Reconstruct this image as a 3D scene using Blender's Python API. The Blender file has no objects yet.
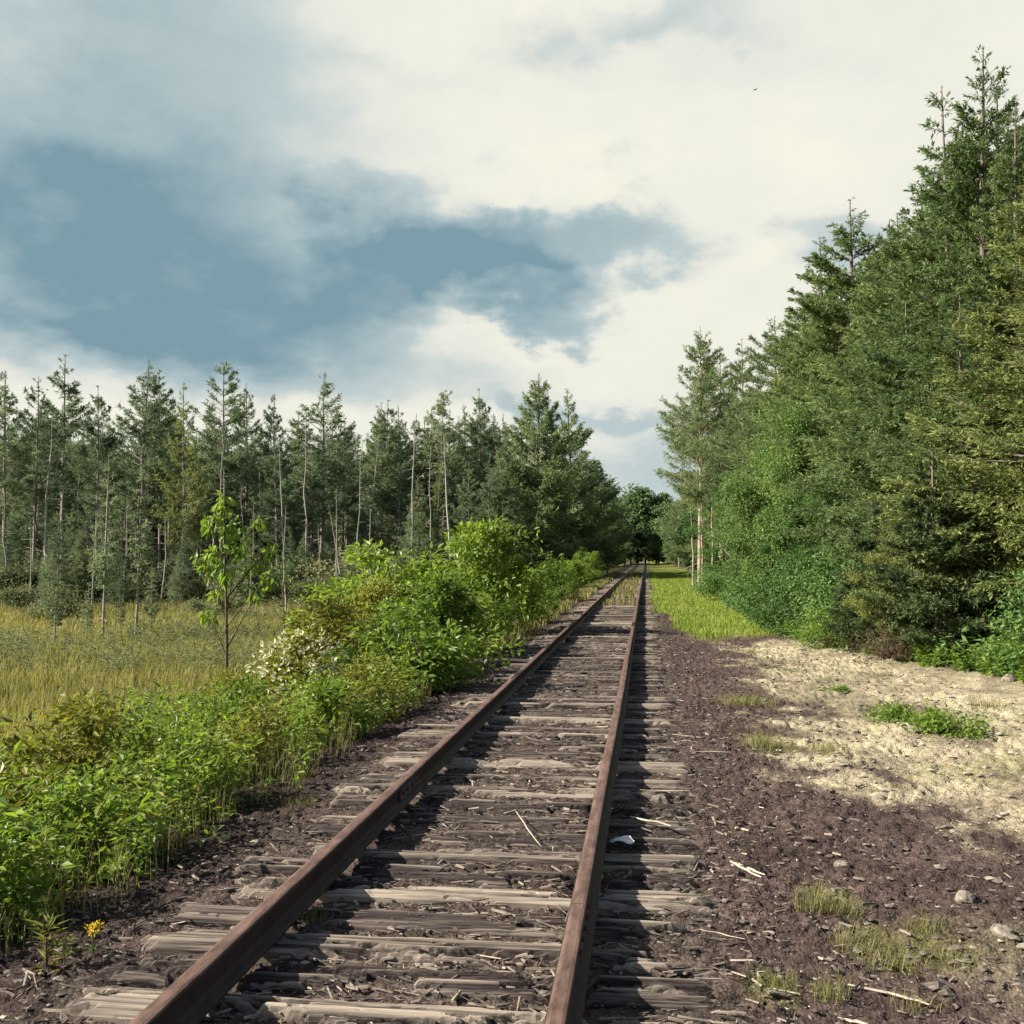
import bpy, math
import numpy as np

R = math.radians
F_PX, PITCH, YAW, EYE = 1050.0, R(2.37), R(7.28), 1.83
rng = np.random.default_rng(7)
scene = bpy.context.scene
COL = scene.collection

# ------------------------------------------------------------------ helpers
_tab = np.random.default_rng(99).random((256, 256)).astype(np.float64)


def vnoise(x, y, s=0):
    x = np.asarray(x, float) + s * 17.31
    y = np.asarray(y, float) + s * 9.77
    xi, yi = np.floor(x).astype(int), np.floor(y).astype(int)
    fx, fy = x - xi, y - yi
    fx, fy = fx * fx * (3 - 2 * fx), fy * fy * (3 - 2 * fy)
    a = _tab[xi & 255, yi & 255]; b = _tab[(xi + 1) & 255, yi & 255]
    c = _tab[xi & 255, (yi + 1) & 255]; d = _tab[(xi + 1) & 255, (yi + 1) & 255]
    return (a * (1 - fx) + b * fx) * (1 - fy) + (c * (1 - fx) + d * fx) * fy


def fbm(x, y, s=0, octv=4, gain=0.5):
    v, a, n = 0.0, 1.0, 0.0
    for o in range(octv):
        v = v + a * vnoise(x * 2.03 ** o, y * 2.03 ** o, s + o)
        n += a; a *= gain
    return v / n


def voronoi(x, y, s=0):
    xi, yi = np.floor(x).astype(int), np.floor(y).astype(int)
    f1 = np.full(np.shape(x), 9.0); f2 = np.full(np.shape(x), 9.0); cid = np.zeros(np.shape(x))
    for i in (-1, 0, 1):
        for j in (-1, 0, 1):
            a, b = (xi + i + s * 13) & 255, (yi + j + s * 7) & 255
            px, py = xi + i + _tab[a, b], yi + j + _tab[b, (a + 31) & 255]
            d = np.hypot(px - x, py - y)
            near = d < f1
            f2 = np.where(near, f1, np.minimum(f2, d))
            cid = np.where(near, _tab[(a + 77) & 255, b], cid)
            f1 = np.where(near, d, f1)
    return f1, f2, cid


def sstep(a, b, v):
    t = np.clip((np.asarray(v, float) - a) / (b - a), 0, 1)
    return t * t * (3 - 2 * t)


def nrm(v):
    return v / np.maximum(np.linalg.norm(v, axis=-1, keepdims=True), 1e-9)


def make_mesh(name, verts, quads=None, tris=None, mat=None, smooth=False, **attrs):
    verts = np.asarray(verts, np.float32).reshape(-1, 3)
    me = bpy.data.meshes.new(name)
    me.vertices.add(len(verts))
    me.vertices.foreach_set('co', verts.ravel())
    idx, starts, n = [], [], 0
    if quads is not None and len(quads):
        q = np.asarray(quads, np.int32).reshape(-1, 4)
        idx.append(q.ravel()); starts.append(np.arange(len(q)) * 4); n = len(q) * 4
    if tris is not None and len(tris):
        t = np.asarray(tris, np.int32).reshape(-1, 3)
        idx.append(t.ravel()); starts.append(n + np.arange(len(t)) * 3)
    idx = np.concatenate(idx).astype(np.int32); starts = np.concatenate(starts).astype(np.int32)
    me.loops.add(len(idx)); me.loops.foreach_set('vertex_index', idx)
    me.polygons.add(len(starts)); me.polygons.foreach_set('loop_start', starts)
    me.update(calc_edges=True)
    me.polygons.foreach_set('use_smooth', np.full(len(starts), bool(smooth)))
    for k, v in attrs.items():
        v = np.asarray(v, np.float32)
        if v.ndim == 2:
            a = me.attributes.new(k, 'FLOAT_COLOR', 'POINT')
            if v.shape[1] == 3:
                v = np.concatenate([v, np.ones((len(v), 1), np.float32)], 1)
            a.data.foreach_set('color', v.ravel())
        else:
            a = me.attributes.new(k, 'FLOAT', 'POINT'); a.data.foreach_set('value', v)
    if mat:
        me.materials.append(mat)
    return me


class MB:
    """collects verts, quads, tris and a per-vertex tint into one mesh"""
    def __init__(s):
        s.v, s.q, s.t, s.a, s.n = [], [], [], [], 0

    def add(s, v, q=None, t=None, tint=0.5):
        v = np.asarray(v, float).reshape(-1, 3)
        if q is not None and len(q): s.q.append(np.asarray(q, int).reshape(-1, 4) + s.n)
        if t is not None and len(t): s.t.append(np.asarray(t, int).reshape(-1, 3) + s.n)
        s.v.append(v); s.a.append(np.broadcast_to(np.asarray(tint, float), (len(v),)).copy()); s.n += len(v)
        return s

    def mesh(s, name, mat, smooth=False):
        return make_mesh(name, np.concatenate(s.v), np.concatenate(s.q) if s.q else None,
                         np.concatenate(s.t) if s.t else None, mat, smooth, tint=np.concatenate(s.a))


def leaves(p, d, nvec, L, W, fold=0.12):
    """rhombus leaves: p base, d direction, nvec rough normal"""
    n = len(p)
    d = nrm(d)
    side = nrm(np.cross(d, nvec)); up = np.cross(side, d)
    L = np.broadcast_to(np.asarray(L, float), (n,))[:, None]; W = np.broadcast_to(np.asarray(W, float), (n,))[:, None]
    v = np.stack([p, p + d * L * .45 + side * W * .5 + up * W * fold, p + d * L - up * L * .06,
                  p + d * L * .45 - side * W * .5 + up * W * fold], 1)
    return v.reshape(-1, 3), np.arange(n * 4).reshape(-1, 4)


def tubes(paths, radii, sides=5):
    """paths (n,k,3), radii (n,k) -> open tapered tubes"""
    paths = np.asarray(paths, float); radii = np.asarray(radii, float)
    n, k, _ = paths.shape
    tan = nrm(np.gradient(paths, axis=1))
    ref = np.where(np.abs(tan[..., 2:3]) > .8, np.array([1., 0, 0]), np.array([0, 0, 1.]))
    a = nrm(np.cross(tan, ref)); b = np.cross(tan, a)
    th = np.arange(sides) * 2 * np.pi / sides
    ring = a[:, :, None] * np.cos(th)[:, None] + b[:, :, None] * np.sin(th)[:, None]
    v = paths[:, :, None] + ring * radii[:, :, None, None]
    base = (np.arange(n)[:, None, None] * k + np.arange(k - 1)[None, :, None]) * sides
    i = np.arange(sides)[None, None]; j = (i + 1) % sides
    q = np.stack([base + i, base + j, base + sides + j, base + sides + i], -1)
    return v.reshape(-1, 3), q.reshape(-1, 4)


def link(name, me, parent=None, loc=None, rot=None, scale=None):
    o = bpy.data.objects.new(name, me); COL.objects.link(o)
    if parent: o.parent = parent
    if loc is not None: o.location = loc
    if rot is not None: o.rotation_euler = rot
    if scale is not None: o.scale = scale if hasattr(scale, '__len__') else (scale,) * 3
    return o


def tag(o, label=None, cat=None, group=None, kind=None):
    for k, v in (('label', label), ('category', cat), ('group', group), ('kind', kind)):
        if v: o[k] = v
    return o


def thing(name, label, cat, parts, loc, rotz=0, scale=1, group=None, lean=(0, 0)):
    """an Empty at the thing's base with one child mesh per (part name, mesh)"""
    root = link(name, None, None, loc, (lean[0], lean[1], rotz), scale)
    tag(root, label, cat, group)
    for pn, me in parts:
        link(pn, me, root)
    return root


def ray(px, py):
    x, y = (px - 512) / F_PX, (512 - py) / F_PX
    yy, zz = math.cos(PITCH) - y * math.sin(PITCH), math.sin(PITCH) + y * math.cos(PITCH)
    return (x * math.cos(YAW) - yy * math.sin(YAW), x * math.sin(YAW) + yy * math.cos(YAW), zz)


def G(px, py, z=0.0):
    """where the sight line through a photograph pixel meets height z"""
    d = ray(px, py); t = (z - EYE) / d[2]
    return d[0] * t, d[1] * t


def PX(px, Y, py=555):
    d = ray(px, py)
    return d[0] / d[1] * Y


def top_z(px, py, Y):
    d = ray(px, py)
    return EYE + d[2] / d[1] * Y


# ------------------------------------------------------------------ terrain
_gx = np.array([-400, -60, -12, -8, -5.5, -4.2, -3.2, -2.6, -1.07, .35, 1.0, 2.4, 4, 6, 9, 14, 60, 400.])
_gz = np.array([-1, -1, -.95, -.85, -.6, -.38, -.16, -.085, -.072, -.08, -.12, -.15, -.08, .05, .3, .55, 1, 3.])


def base_z(x, y):
    x = np.asarray(x, float); y = np.asarray(y, float)
    xw = x + (fbm(x * .5, y * .3, 3) - .5) * .5 * sstep(1.8, 3.2, np.abs(x + 1.07))
    z = np.interp(xw, _gx, _gz)
    amp = .04 + .2 * sstep(4, 14, np.abs(x + 1.07))
    return z + (fbm(x * .35, y * .35, 5) - .5) * amp * sstep(1.6, 3.5, np.abs(x + 1.07))


def pale_mask(x, y):
    n = (fbm(x * 1.1, y * .7, 11, 4) - .5)
    edge = np.interp(y, [4, 6, 7, 8.2, 9.4, 13.3, 18, 23, 26], [3.6, 3.3, 2.9, 2.2, 1.75, 1.5, 1.7, 2.0, 2.6])
    n3 = fbm(x * 3.1, y * 2.4, 14, 5, .6) - .5
    m = sstep(-.35, .6, x - edge + n * 1.8 + n3 * 1.6)
    m = m * (1 - sstep(23.5, 26, y + n * 3)) * (1 - sstep(5.2, 7.2, x + n))
    low = sstep(1.25, 2.0, x + n * .6) * (1 - sstep(5.2, 6.3, y)) * .4
    return np.clip(np.maximum(m * np.clip(.78 + 1.1 * n + 1.3 * n3, .1, 1), low * np.clip(.9 + 2.4 * n3, .1, 1.2)), 0, 1)


def strip_mask(x, y):
    n = (fbm(x * .9, y * .35, 21, 4) - .5)
    l = np.interp(y, [22, 26, 42, 110, 160], [1.3, .8, .3, .25, .2])
    return sstep(-.2, .4, x - l + n * 1.1) * sstep(23.5, 26, y + n * 2.5 - .6 * np.clip(x - 1, 0, 3))


def rock_tuft_mask(x, y):
    """thin grass on the shoulder"""
    m = 0
    for px, py, r in ((740, 700, .45), (765, 745, .4), (745, 650, .5), (835, 905, .22), (885, 950, .3), (935, 950, .3), (770, 1000, .18), (830, 750, .3), (705, 640, .6)):
        cx, cy = G(px, py, -.12)
        m = np.maximum(m, 1 - sstep(.2, 1, np.hypot((x - cx), (y - cy) * .6) / r))
    return m


def ground_detail(x, y):
    pm = pale_mask(x, y)
    fl, f2, cid = voronoi(x * 7 + fbm(x * 6, y * 6, 2, 2) * 1.5, y * 6 + fbm(x * 6, y * 6, 4, 2) * 1.5, 1)
    flake = sstep(0, .22, f2 - fl) * .026 + (cid - .5) * .034
    fl2, f22, cid2 = voronoi(x * 26, y * 26, 2)
    fl3, f23, cid3 = voronoi(x * 11 + fl2, y * 11, 5)
    clod = sstep(0, .35, f22 - fl2) * .010 + (cid2 - .5) * .010 + sstep(0, .3, f23 - fl3) * .018 + (cid3 - .5) * .024 * sstep(.35, .6, fbm(x * 2, y * 2, 6, 2))
    fine = (fbm(x * 9, y * 9, 8, 5, .62) - .5) * .06
    bed = sstep(-2.8, -2.5, x) * (1 - sstep(.2, .5, x))
    fib = (fbm(x * 3, y * 24, 12, 4, .6) - .5) * .05
    crust = (fbm(x * 2.2, y * 2.6, 31, 4) - .5) * .10
    return pm * (flake * 1.2 + crust) + (1 - pm) * (clod + fine) * (1 - .35 * bed) + bed * fib


def gz(x, y):
    return base_z(x, y) + ground_detail(np.asarray(x, float), np.asarray(y, float)) * sstep(60, 25, np.asarray(y, float)) if False else base_z(x, y)


# ------------------------------------------------------------------ materials
def nodes_of(name):
    m = bpy.data.materials.new(name); m.use_nodes = True
    nt = m.node_tree; nt.nodes.clear()
    return m, nt, nt.nodes.new, nt.links.new


def foliage_mat(name, c0, c1, trans=0.35, rough=.5, spec=.25, obj_var=.25, tcol=None):
    m, nt, N, L = nodes_of(name)
    out = N('ShaderNodeOutputMaterial'); at = N('ShaderNodeAttribute'); at.attribute_name = 'tint'
    oi = N('ShaderNodeObjectInfo')
    mix = N('ShaderNodeMix'); mix.data_type = 'RGBA'
    mix.inputs[6].default_value = (*c0, 1); mix.inputs[7].default_value = (*c1, 1)
    L(at.outputs['Fac'], mix.inputs[0])
    hs = N('ShaderNodeHueSaturation')
    mr = N('ShaderNodeMapRange'); L(oi.outputs['Random'], mr.inputs[0])
    mr.inputs[3].default_value = 1 - obj_var; mr.inputs[4].default_value = 1 + obj_var
    mh = N('ShaderNodeMapRange'); L(oi.outputs['Random'], mh.inputs[0])
    mh.inputs[3].default_value = .5 + obj_var * .06; mh.inputs[4].default_value = .5 - obj_var * .06
    L(mr.outputs[0], hs.inputs['Value']); L(mh.outputs[0], hs.inputs['Hue']); L(mix.outputs[2], hs.inputs['Color'])
    b = N('ShaderNodeBsdfPrincipled'); b.inputs['Roughness'].default_value = rough
    b.inputs['Specular IOR Level'].default_value = spec
    L(hs.outputs[0], b.inputs['Base Color'])
    t = N('ShaderNodeBsdfTranslucent')
    if tcol:
        mm = N('ShaderNodeMix'); mm.data_type = 'RGBA'; mm.blend_type = 'MULTIPLY'; mm.inputs[0].default_value = 1
        L(hs.outputs[0], mm.inputs[6]); mm.inputs[7].default_value = (*tcol, 1); L(mm.outputs[2], t.inputs[0])
    else:
        L(hs.outputs[0], t.inputs[0])
    ms = N('ShaderNodeMixShader'); ms.inputs[0].default_value = trans
    L(b.outputs[0], ms.inputs[1]); L(t.outputs[0], ms.inputs[2]); L(ms.outputs[0], out.inputs[0])
    return m


def rough_mat(name, c0, c1, scale=(8, 8, 8), rough=.9, bump=.3, bump_scale=1.0, tint=False, detail=8, spec=.2, dist=.02):
    """two-colour noise material in object space; tint mixes in the mesh's own tint attribute"""
    m, nt, N, L = nodes_of(name)
    out = N('ShaderNodeOutputMaterial'); b = N('ShaderNodeBsdfPrincipled')
    tc = N('ShaderNodeTexCoord'); mp = N('ShaderNodeMapping'); mp.inputs['Scale'].default_value = scale
    L(tc.outputs['Object'], mp.inputs[0])
    no = N('ShaderNodeTexNoise'); no.inputs['Scale'].default_value = 1; no.inputs['Detail'].default_value = detail
    no.inputs['Roughness'].default_value = .65
    L(mp.outputs[0], no.inputs['Vector'])
    cr = N('ShaderNodeMapRange'); cr.inputs[1].default_value = .3; cr.inputs[2].default_value = .7
    L(no.outputs[0], cr.inputs[0])
    mix = N('ShaderNodeMix'); mix.data_type = 'RGBA'
    mix.inputs[6].default_value = (*c0, 1); mix.inputs[7].default_value = (*c1, 1)
    if tint:
        at = N('ShaderNodeAttribute'); at.attribute_name = 'tint'
        ma = N('ShaderNodeMath'); ma.operation = 'MULTIPLY_ADD'; ma.inputs[1].default_value = .5
        L(cr.outputs[0], ma.inputs[0])
        sb = N('ShaderNodeMath'); sb.operation = 'SUBTRACT'; sb.inputs[1].default_value = .25
        L(at.outputs['Fac'], sb.inputs[0]); L(sb.outputs[0], ma.inputs[2])
        ma.use_clamp = True; L(ma.outputs[0], mix.inputs[0])
    else:
        L(cr.outputs[0], mix.inputs[0])
    L(mix.outputs[2], b.inputs['Base Color'])
    b.inputs['Roughness'].default_value = rough; b.inputs['Specular IOR Level'].default_value = spec
    if bump:
        bp = N('ShaderNodeBump'); bp.inputs['Strength'].default_value = bump; bp.inputs['Distance'].default_value = dist
        L(no.outputs[0], bp.inputs['Height']); L(bp.outputs[0], b.inputs['Normal'])
    L(b.outputs[0], out.inputs[0])
    return m


def ground_mat():
    m, nt, N, L = nodes_of('ground_soil')
    out = N('ShaderNodeOutputMaterial'); b = N('ShaderNodeBsdfPrincipled')
    at = N('ShaderNodeAttribute'); at.attribute_name = 'albedo'
    tc = N('ShaderNodeTexCoord')
    n1 = N('ShaderNodeTexNoise'); n1.inputs['Scale'].default_value = 38; n1.inputs['Detail'].default_value = 6; n1.inputs['Roughness'].default_value = .7
    n2 = N('ShaderNodeTexVoronoi'); n2.inputs['Scale'].default_value = 55; n2.inputs['Randomness'].default_value = 1
    L(tc.outputs['Object'], n1.inputs['Vector']); L(tc.outputs['Object'], n2.inputs['Vector'])
    mr = N('ShaderNodeMapRange'); mr.inputs[1].default_value = .3; mr.inputs[2].default_value = .7; mr.inputs[3].default_value = .6; mr.inputs[4].default_value = 1.4
    L(n1.outputs[0], mr.inputs[0])
    sep = N('ShaderNodeSeparateColor'); L(n2.outputs['Color'], sep.inputs[0])
    mr2 = N('ShaderNodeMapRange'); mr2.inputs[3].default_value = .7; mr2.inputs[4].default_value = 1.35
    L(sep.outputs[0], mr2.inputs[0])
    mu = N('ShaderNodeMath'); mu.operation = 'MULTIPLY'; L(mr.outputs[0], mu.inputs[0]); L(mr2.outputs[0], mu.inputs[1])
    vm = N('ShaderNodeVectorMath'); vm.operation = 'SCALE'
    L(at.outputs['Color'], vm.inputs[0]); L(mu.outputs[0], vm.inputs['Scale'])
    L(vm.outputs[0], b.inputs['Base Color'])
    b.inputs['Roughness'].default_value = .95; b.inputs['Specular IOR Level'].default_value = .1
    ad = N('ShaderNodeMath'); ad.operation = 'ADD'; L(n1.outputs[0], ad.inputs[0]); L(n2.outputs['Distance'], ad.inputs[1])
    bp = N('ShaderNodeBump'); bp.inputs['Strength'].default_value = .7; bp.inputs['Distance'].default_value = .012
    L(ad.outputs[0], bp.inputs['Height']); L(bp.outputs[0], b.inputs['Normal'])
    L(b.outputs[0], out.inputs[0])
    return m


M = {}
M['ground'] = ground_mat()
M['spruce'] = foliage_mat('spruce_needles', (0.1, 0.155, 0.06), (0.23, 0.3, 0.105), 0.34, .6, .15)
M['pine'] = foliage_mat('pine_needles', (0.11, 0.165, 0.075), (0.26, 0.335, 0.14), 0.36, .6, .15)
M['forest'] = foliage_mat('hazed_bog_conifer_needles', (0.105, 0.155, 0.085), (0.25, 0.315, 0.16), 0.34, .6, .15, .3)  # needle green lifted and blued to paint in distant haze
M['yellow_conifer'] = foliage_mat('pale_conifer_needles', (0.13, 0.17, 0.055), (0.29, 0.33, 0.11), 0.32, .6, .15, .15)
M['leaf'] = foliage_mat('bright_leaves', (0.07, 0.14, 0.024), (0.25, 0.34, 0.06), 0.45, .45, .3, .15, (1.2, 1.25, .6))
M['sapling_leaf'] = foliage_mat('sapling_leaves', (.11, .2, .03), (.32, .42, .09), .5, .45, .3, .05, (1.2, 1.2, .6))
M['round_leaf'] = foliage_mat('rounded_tree_leaves', (.085, .16, .04), (.23, .34, .085), .42, .5, .3, .05)
M['dark_spruce'] = foliage_mat('dark_spruce_needles', (.04, .07, .028), (.115, .16, .06), .25, .6, .15, .1)
M['leaf_dark'] = foliage_mat('deep_green_leaves', (0.06, 0.14, 0.038), (0.17, 0.29, 0.07), 0.42, .5, .3, .2, (1.1, 1.2, .7))
M['leaf_olive'] = foliage_mat('olive_leaves', (.08, .10, .02), (.27, .27, .05), .4, .5, .25, .1, (1.2, 1.15, .6))
M['leaf_blue'] = foliage_mat('fern_leaves', (0.065, 0.14, 0.04), (0.17, 0.28, 0.07), 0.4, .5, .25, .15)
M['leaf_far'] = foliage_mat('mixed_wood_leaves', (0.1, 0.14, 0.04), (0.25, 0.29, 0.085), 0.36, .55, .2, .25)
M['bog_shrub'] = foliage_mat('bog_shrub_leaves', (0.12, 0.15, 0.07), (0.27, 0.29, 0.13), 0.4, .6, .15, .3)
M['white_leaf'] = foliage_mat('pale_blossom', (0.4, 0.42, 0.24), (0.72, 0.7, 0.48), .3, .5, .2, .05)
M['brown_leaf'] = foliage_mat('dead_twigs', (.05, .035, .025), (.13, .09, .06), .1, .8, .1, .1)
M['grass'] = foliage_mat('bog_grass', (.155, .16, .052), (.42, .375, .145), 0.38, .55, .2, .05, (1.1, 1.1, .7))
M['strip_grass'] = foliage_mat('verge_grass', (0.15, 0.215, 0.035), (0.32, 0.385, 0.085), 0.42, .55, .2, .05, (1.1, 1.1, .7))
M['tuft_grass'] = foliage_mat('dry_tuft_grass', (.12, .125, .035), (.29, .27, .10), .3, .6, .2, .1)
M['flower'] = foliage_mat('yellow_petals', (.62, .42, .02), (.85, .62, .03), .3, .5, .2, .02)
M['bark'] = rough_mat('grey_bark', (.09, .075, .065), (.26, .22, .19), (9, 9, 2.5), .95, .5, tint=True)
M['bog_bark'] = rough_mat('pale_scaly_bark', (.13, .115, .10), (.34, .30, .26), (9, 9, 2.5), .95, .5, tint=True)
M['snag'] = rough_mat('bleached_dead_wood', (.16, .145, .13), (.42, .39, .34), (9, 9, 2), .9, .3, tint=True)
M['birch'] = rough_mat('pale_sunlit_bark', (.22, .175, .13), (.44, .37, .28), (4, 4, 9), .85, .2)
M['twig'] = rough_mat('brown_twigs', (.06, .045, .03), (.14, .1, .07), (20, 20, 20), .9, 0)
M['rust'] = rough_mat('rusted_rail_steel', (.05, .029, .023), (.18, .115, .094), (22, 5, 22), .8, .3, spec=.2, dist=.004)
M['rail_side_shade'] = rough_mat('oily_rust_with_shade', (.022, .015, .014), (.06, .038, .032), (14, 6, 14), .7, .2, spec=.2, dist=.004)  # oily rust, darkened further to paint shade onto the rail's sides
M['tie'] = rough_mat('weathered_tie_wood', (.03, .022, .022), (.38, .32, .255), (2.5, 240, 60), .92, .55, tint=True, dist=.006)
M['chip'] = rough_mat('splintered_wood', (.06, .045, .042), (.55, .47, .36), (12, 60, 60), .9, .3, tint=True, dist=.004)
M['stone'] = rough_mat('broken_stone', (.07, .055, .052), (.52, .46, .35), (30, 30, 30), .95, .4, tint=True, dist=.005)
M['paper'] = rough_mat('white_scrap', (.72, .72, .68), (.85, .85, .8), (20, 20, 20), .7, .2)
M['bird'] = rough_mat('dark_plumage', (.03, .03, .032), (.09, .085, .08), (20, 20, 20), .8, 0)

# ------------------------------------------------------------------ ground sheet
def axis(segments):
    out = []
    for a, b, s0, s1 in segments:
        p = a
        while p < b - 1e-6:
            out.append(p)
            p += s0 + (s1 - s0) * (p - a) / (b - a)
    out.append(segments[-1][1])
    return np.array(out)


def build_ground():
    xs = axis([(-460, -60, 50, 12), (-60, -14, 3, .5), (-14, -4, .4, .05), (-4, -2.8, .05, .018), (-2.8, .6, .018, .018), (.6, 4, .018, .024), (4, 9, .03, .25), (9, 40, .3, 3), (40, 460, 6, 60)])
    ys = axis([(-60, 0, 8, 1.2), (0, 2.6, .4, .02), (2.6, 6, .014, .022), (6, 12, .022, .05), (12, 30, .05, .2), (30, 120, .25, 1.5), (120, 420, 2, 12), (420, 1600, 20, 200)])
    X, Y = np.meshgrid(xs, ys)
    x, y = X.ravel(), Y.ravel()
    z = base_z(x, y)
    near = (1 - sstep(30, 60, y)) * (1 - sstep(5, 12, np.abs(x + .5)))
    z = z + ground_detail(x, y) * near
    # flat and slightly low under the rails
    for rx in (-1.826, -.325):
        z = z - .02 * (1 - sstep(.06, .16, np.abs(x - rx)))
    # albedo: soil colours, plus shade painted in along the left bank
    n = fbm(x * 1.3, y * 1.3, 41, 5)[:, None]
    n2 = fbm(x * 9, y * 9, 45, 4)[:, None]
    dirt = np.array([.068, .048, .042]) * (.65 + .7 * n) * (.6 + .8 * n2)
    bedc = np.array([.068, .051, .043]) * (.5 + 1.0 * n2)
    bed = (sstep(-2.7, -2.4, x) * (1 - sstep(.2, .6, x)))[:, None]
    col = dirt * (1 - bed) + bedc * bed
    bank_shade = (1 - .42 * (1 - sstep(-2.75, -2.35, x)))[:, None]  # darkens the earth left of the ties to paint in the bank's shadow
    col = col * bank_shade
    pale = np.array([.335, .29, .19]) * (.75 + .5 * n) * (.7 + .6 * n2)
    moss = sstep(.52, .66, fbm(x * .9, y * .7, 61, 4))[:, None]
    pale = pale * (1 - .5 * moss) + np.array([.20, .20, .085]) * .5 * moss
    pm = pale_mask(x, y)[:, None]
    col = col * (1 - pm) + pale * pm
    strip = np.array([.15, .165, .035]) * (.8 + .4 * n)
    sm = strip_mask(x, y)[:, None]
    col = col * (1 - sm) + strip * sm
    tm = rock_tuft_mask(x, y)[:, None] * .45
    col = col * (1 - tm) + np.array([.16, .16, .05]) * tm
    # far track bed grown over
    fb = (sstep(24, 40, y) * .6 * (1 - sm[:, 0]))[:, None] * bed
    col = col * (1 - fb) + np.array([.17, .155, .085]) * fb
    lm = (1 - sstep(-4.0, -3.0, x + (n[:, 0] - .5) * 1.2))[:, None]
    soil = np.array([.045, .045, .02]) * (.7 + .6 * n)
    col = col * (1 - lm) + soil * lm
    mm = (1 - sstep(-8, -5.5, x + (n[:, 0] - .5) * 1.5))[:, None]
    patch = fbm(x * .12, y * .16, 51, 4)[:, None]
    mead = np.array([.155, .16, .06]) * (.55 + .9 * patch)
    mead = mead * (1 - sstep(.55, .68, fbm(x * .2, y * .3, 57, 4))[:, None] * .45)
    col = col * (1 - mm) + mead * mm
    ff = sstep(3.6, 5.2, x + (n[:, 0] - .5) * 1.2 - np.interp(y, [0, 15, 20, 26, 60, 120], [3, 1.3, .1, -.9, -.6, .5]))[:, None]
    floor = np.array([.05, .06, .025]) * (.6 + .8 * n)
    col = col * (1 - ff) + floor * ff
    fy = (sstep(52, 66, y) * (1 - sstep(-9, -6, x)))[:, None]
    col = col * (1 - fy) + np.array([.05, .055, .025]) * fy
    nx, ny = len(xs), len(ys)
    i = (np.arange(ny - 1)[:, None] * nx + np.arange(nx - 1)[None]).ravel()
    q = np.stack([i, i + 1, i + nx + 1, i + nx], 1)
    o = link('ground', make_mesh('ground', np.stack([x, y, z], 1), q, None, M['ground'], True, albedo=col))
    tag(o, 'dark cinder earth, pale sandy verge and bog ground around the track', kind='structure')
    print('ground verts', len(x))


build_ground()

# ------------------------------------------------------------------ rails
RAILS = (-1.826, -.325)
RAIL_END = 235.0


def rail_profile():
    half = [(.072, 0), (.072, .010), (.030, .022), (.010, .036), (.009, .105), (.020, .117), (.0365, .123), (.0375, .145), (.033, .1535), (.020, .1565)]
    return np.array([(a, b) for a, b in half] + [(-a, b) for a, b in half[::-1]])


def rail_piece(y0, y1, rx, seed):
    prof = rail_profile()
    n = max(3, int((y1 - y0) / .8) + 1)
    ys = np.linspace(y0, y1, n)
    wob = (fbm(ys * .16, ys * 0 + seed, 61 + seed, 3) - .5) * .03 * (1 if rx < -1 else 1)
    sag = (fbm(ys * .2, ys * 0 + 4 + seed, 63, 3) - .5) * .012
    v = np.stack([rx * 0 + wob[:, None] + prof[None, :, 0], np.repeat(ys[:, None], len(prof), 1), sag[:, None] + prof[None, :, 1]], -1).reshape(-1, 3)
    k = len(prof)
    b = (np.arange(n - 1)[:, None] * k); i = np.arange(k)[None]; j = (i + 1) % k
    q = np.stack([b + i, b + j, b + k + j, b + k + i], -1).reshape(-1, 4)
    mb = MB().add(v, q)
    for e in (0, n - 1):
        for a in range(k // 2 - 1):
            mb.add(v[[e * k + a, e * k + a + 1, e * k + k - 2 - a, e * k + k - 1 - a]], [[0, 1, 2, 3]])
    me = mb.mesh('rail_length', M['rust']); me.materials.append(M['rail_side_shade'])
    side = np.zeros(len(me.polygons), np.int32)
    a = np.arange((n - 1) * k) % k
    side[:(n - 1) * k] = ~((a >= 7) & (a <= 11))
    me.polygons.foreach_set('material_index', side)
    return me


def joint_bar(sx):
    mb = MB()
    pts = np.array([[.014, .035], [.030, .03], [.034, .045], [.026, .06], [.026, .088], [.034, .104], [.022, .112], [.014, .104]])
    for s0, s1 in ((-.3, .3),):
        k = len(pts)
        v = np.concatenate([np.stack([pts[:, 0] * sx, np.full(k, e), pts[:, 1]], 1) for e in (s0, s1)])
        i = np.arange(k); j = (i + 1) % k
        mb.add(v, np.stack([i, j, k + j, k + i], 1))
        for e in (0, k):
            mb.add(v[e:e + k], [[0, 1, 2, 3], [0, 3, 4, 7], [4, 5, 6, 7]])
    for y in (-.22, -.08, .08, .22):
        th = np.arange(6) * np.pi / 3
        hexa = np.stack([np.zeros(6), y + .016 * np.cos(th), .074 + .016 * np.sin(th)], 1)
        a, b = hexa + [sx * .024, 0, 0], hexa + [sx * .042, 0, 0]
        i = np.arange(6); j = (i + 1) % 6
        mb.add(np.concatenate([a, b]), np.concatenate([np.stack([i, j, 6 + j, 6 + i], 1), [[6, 7, 8, 9], [6, 9, 10, 11]]]))
    return mb.mesh('joint_bar', M['rust'])


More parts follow.
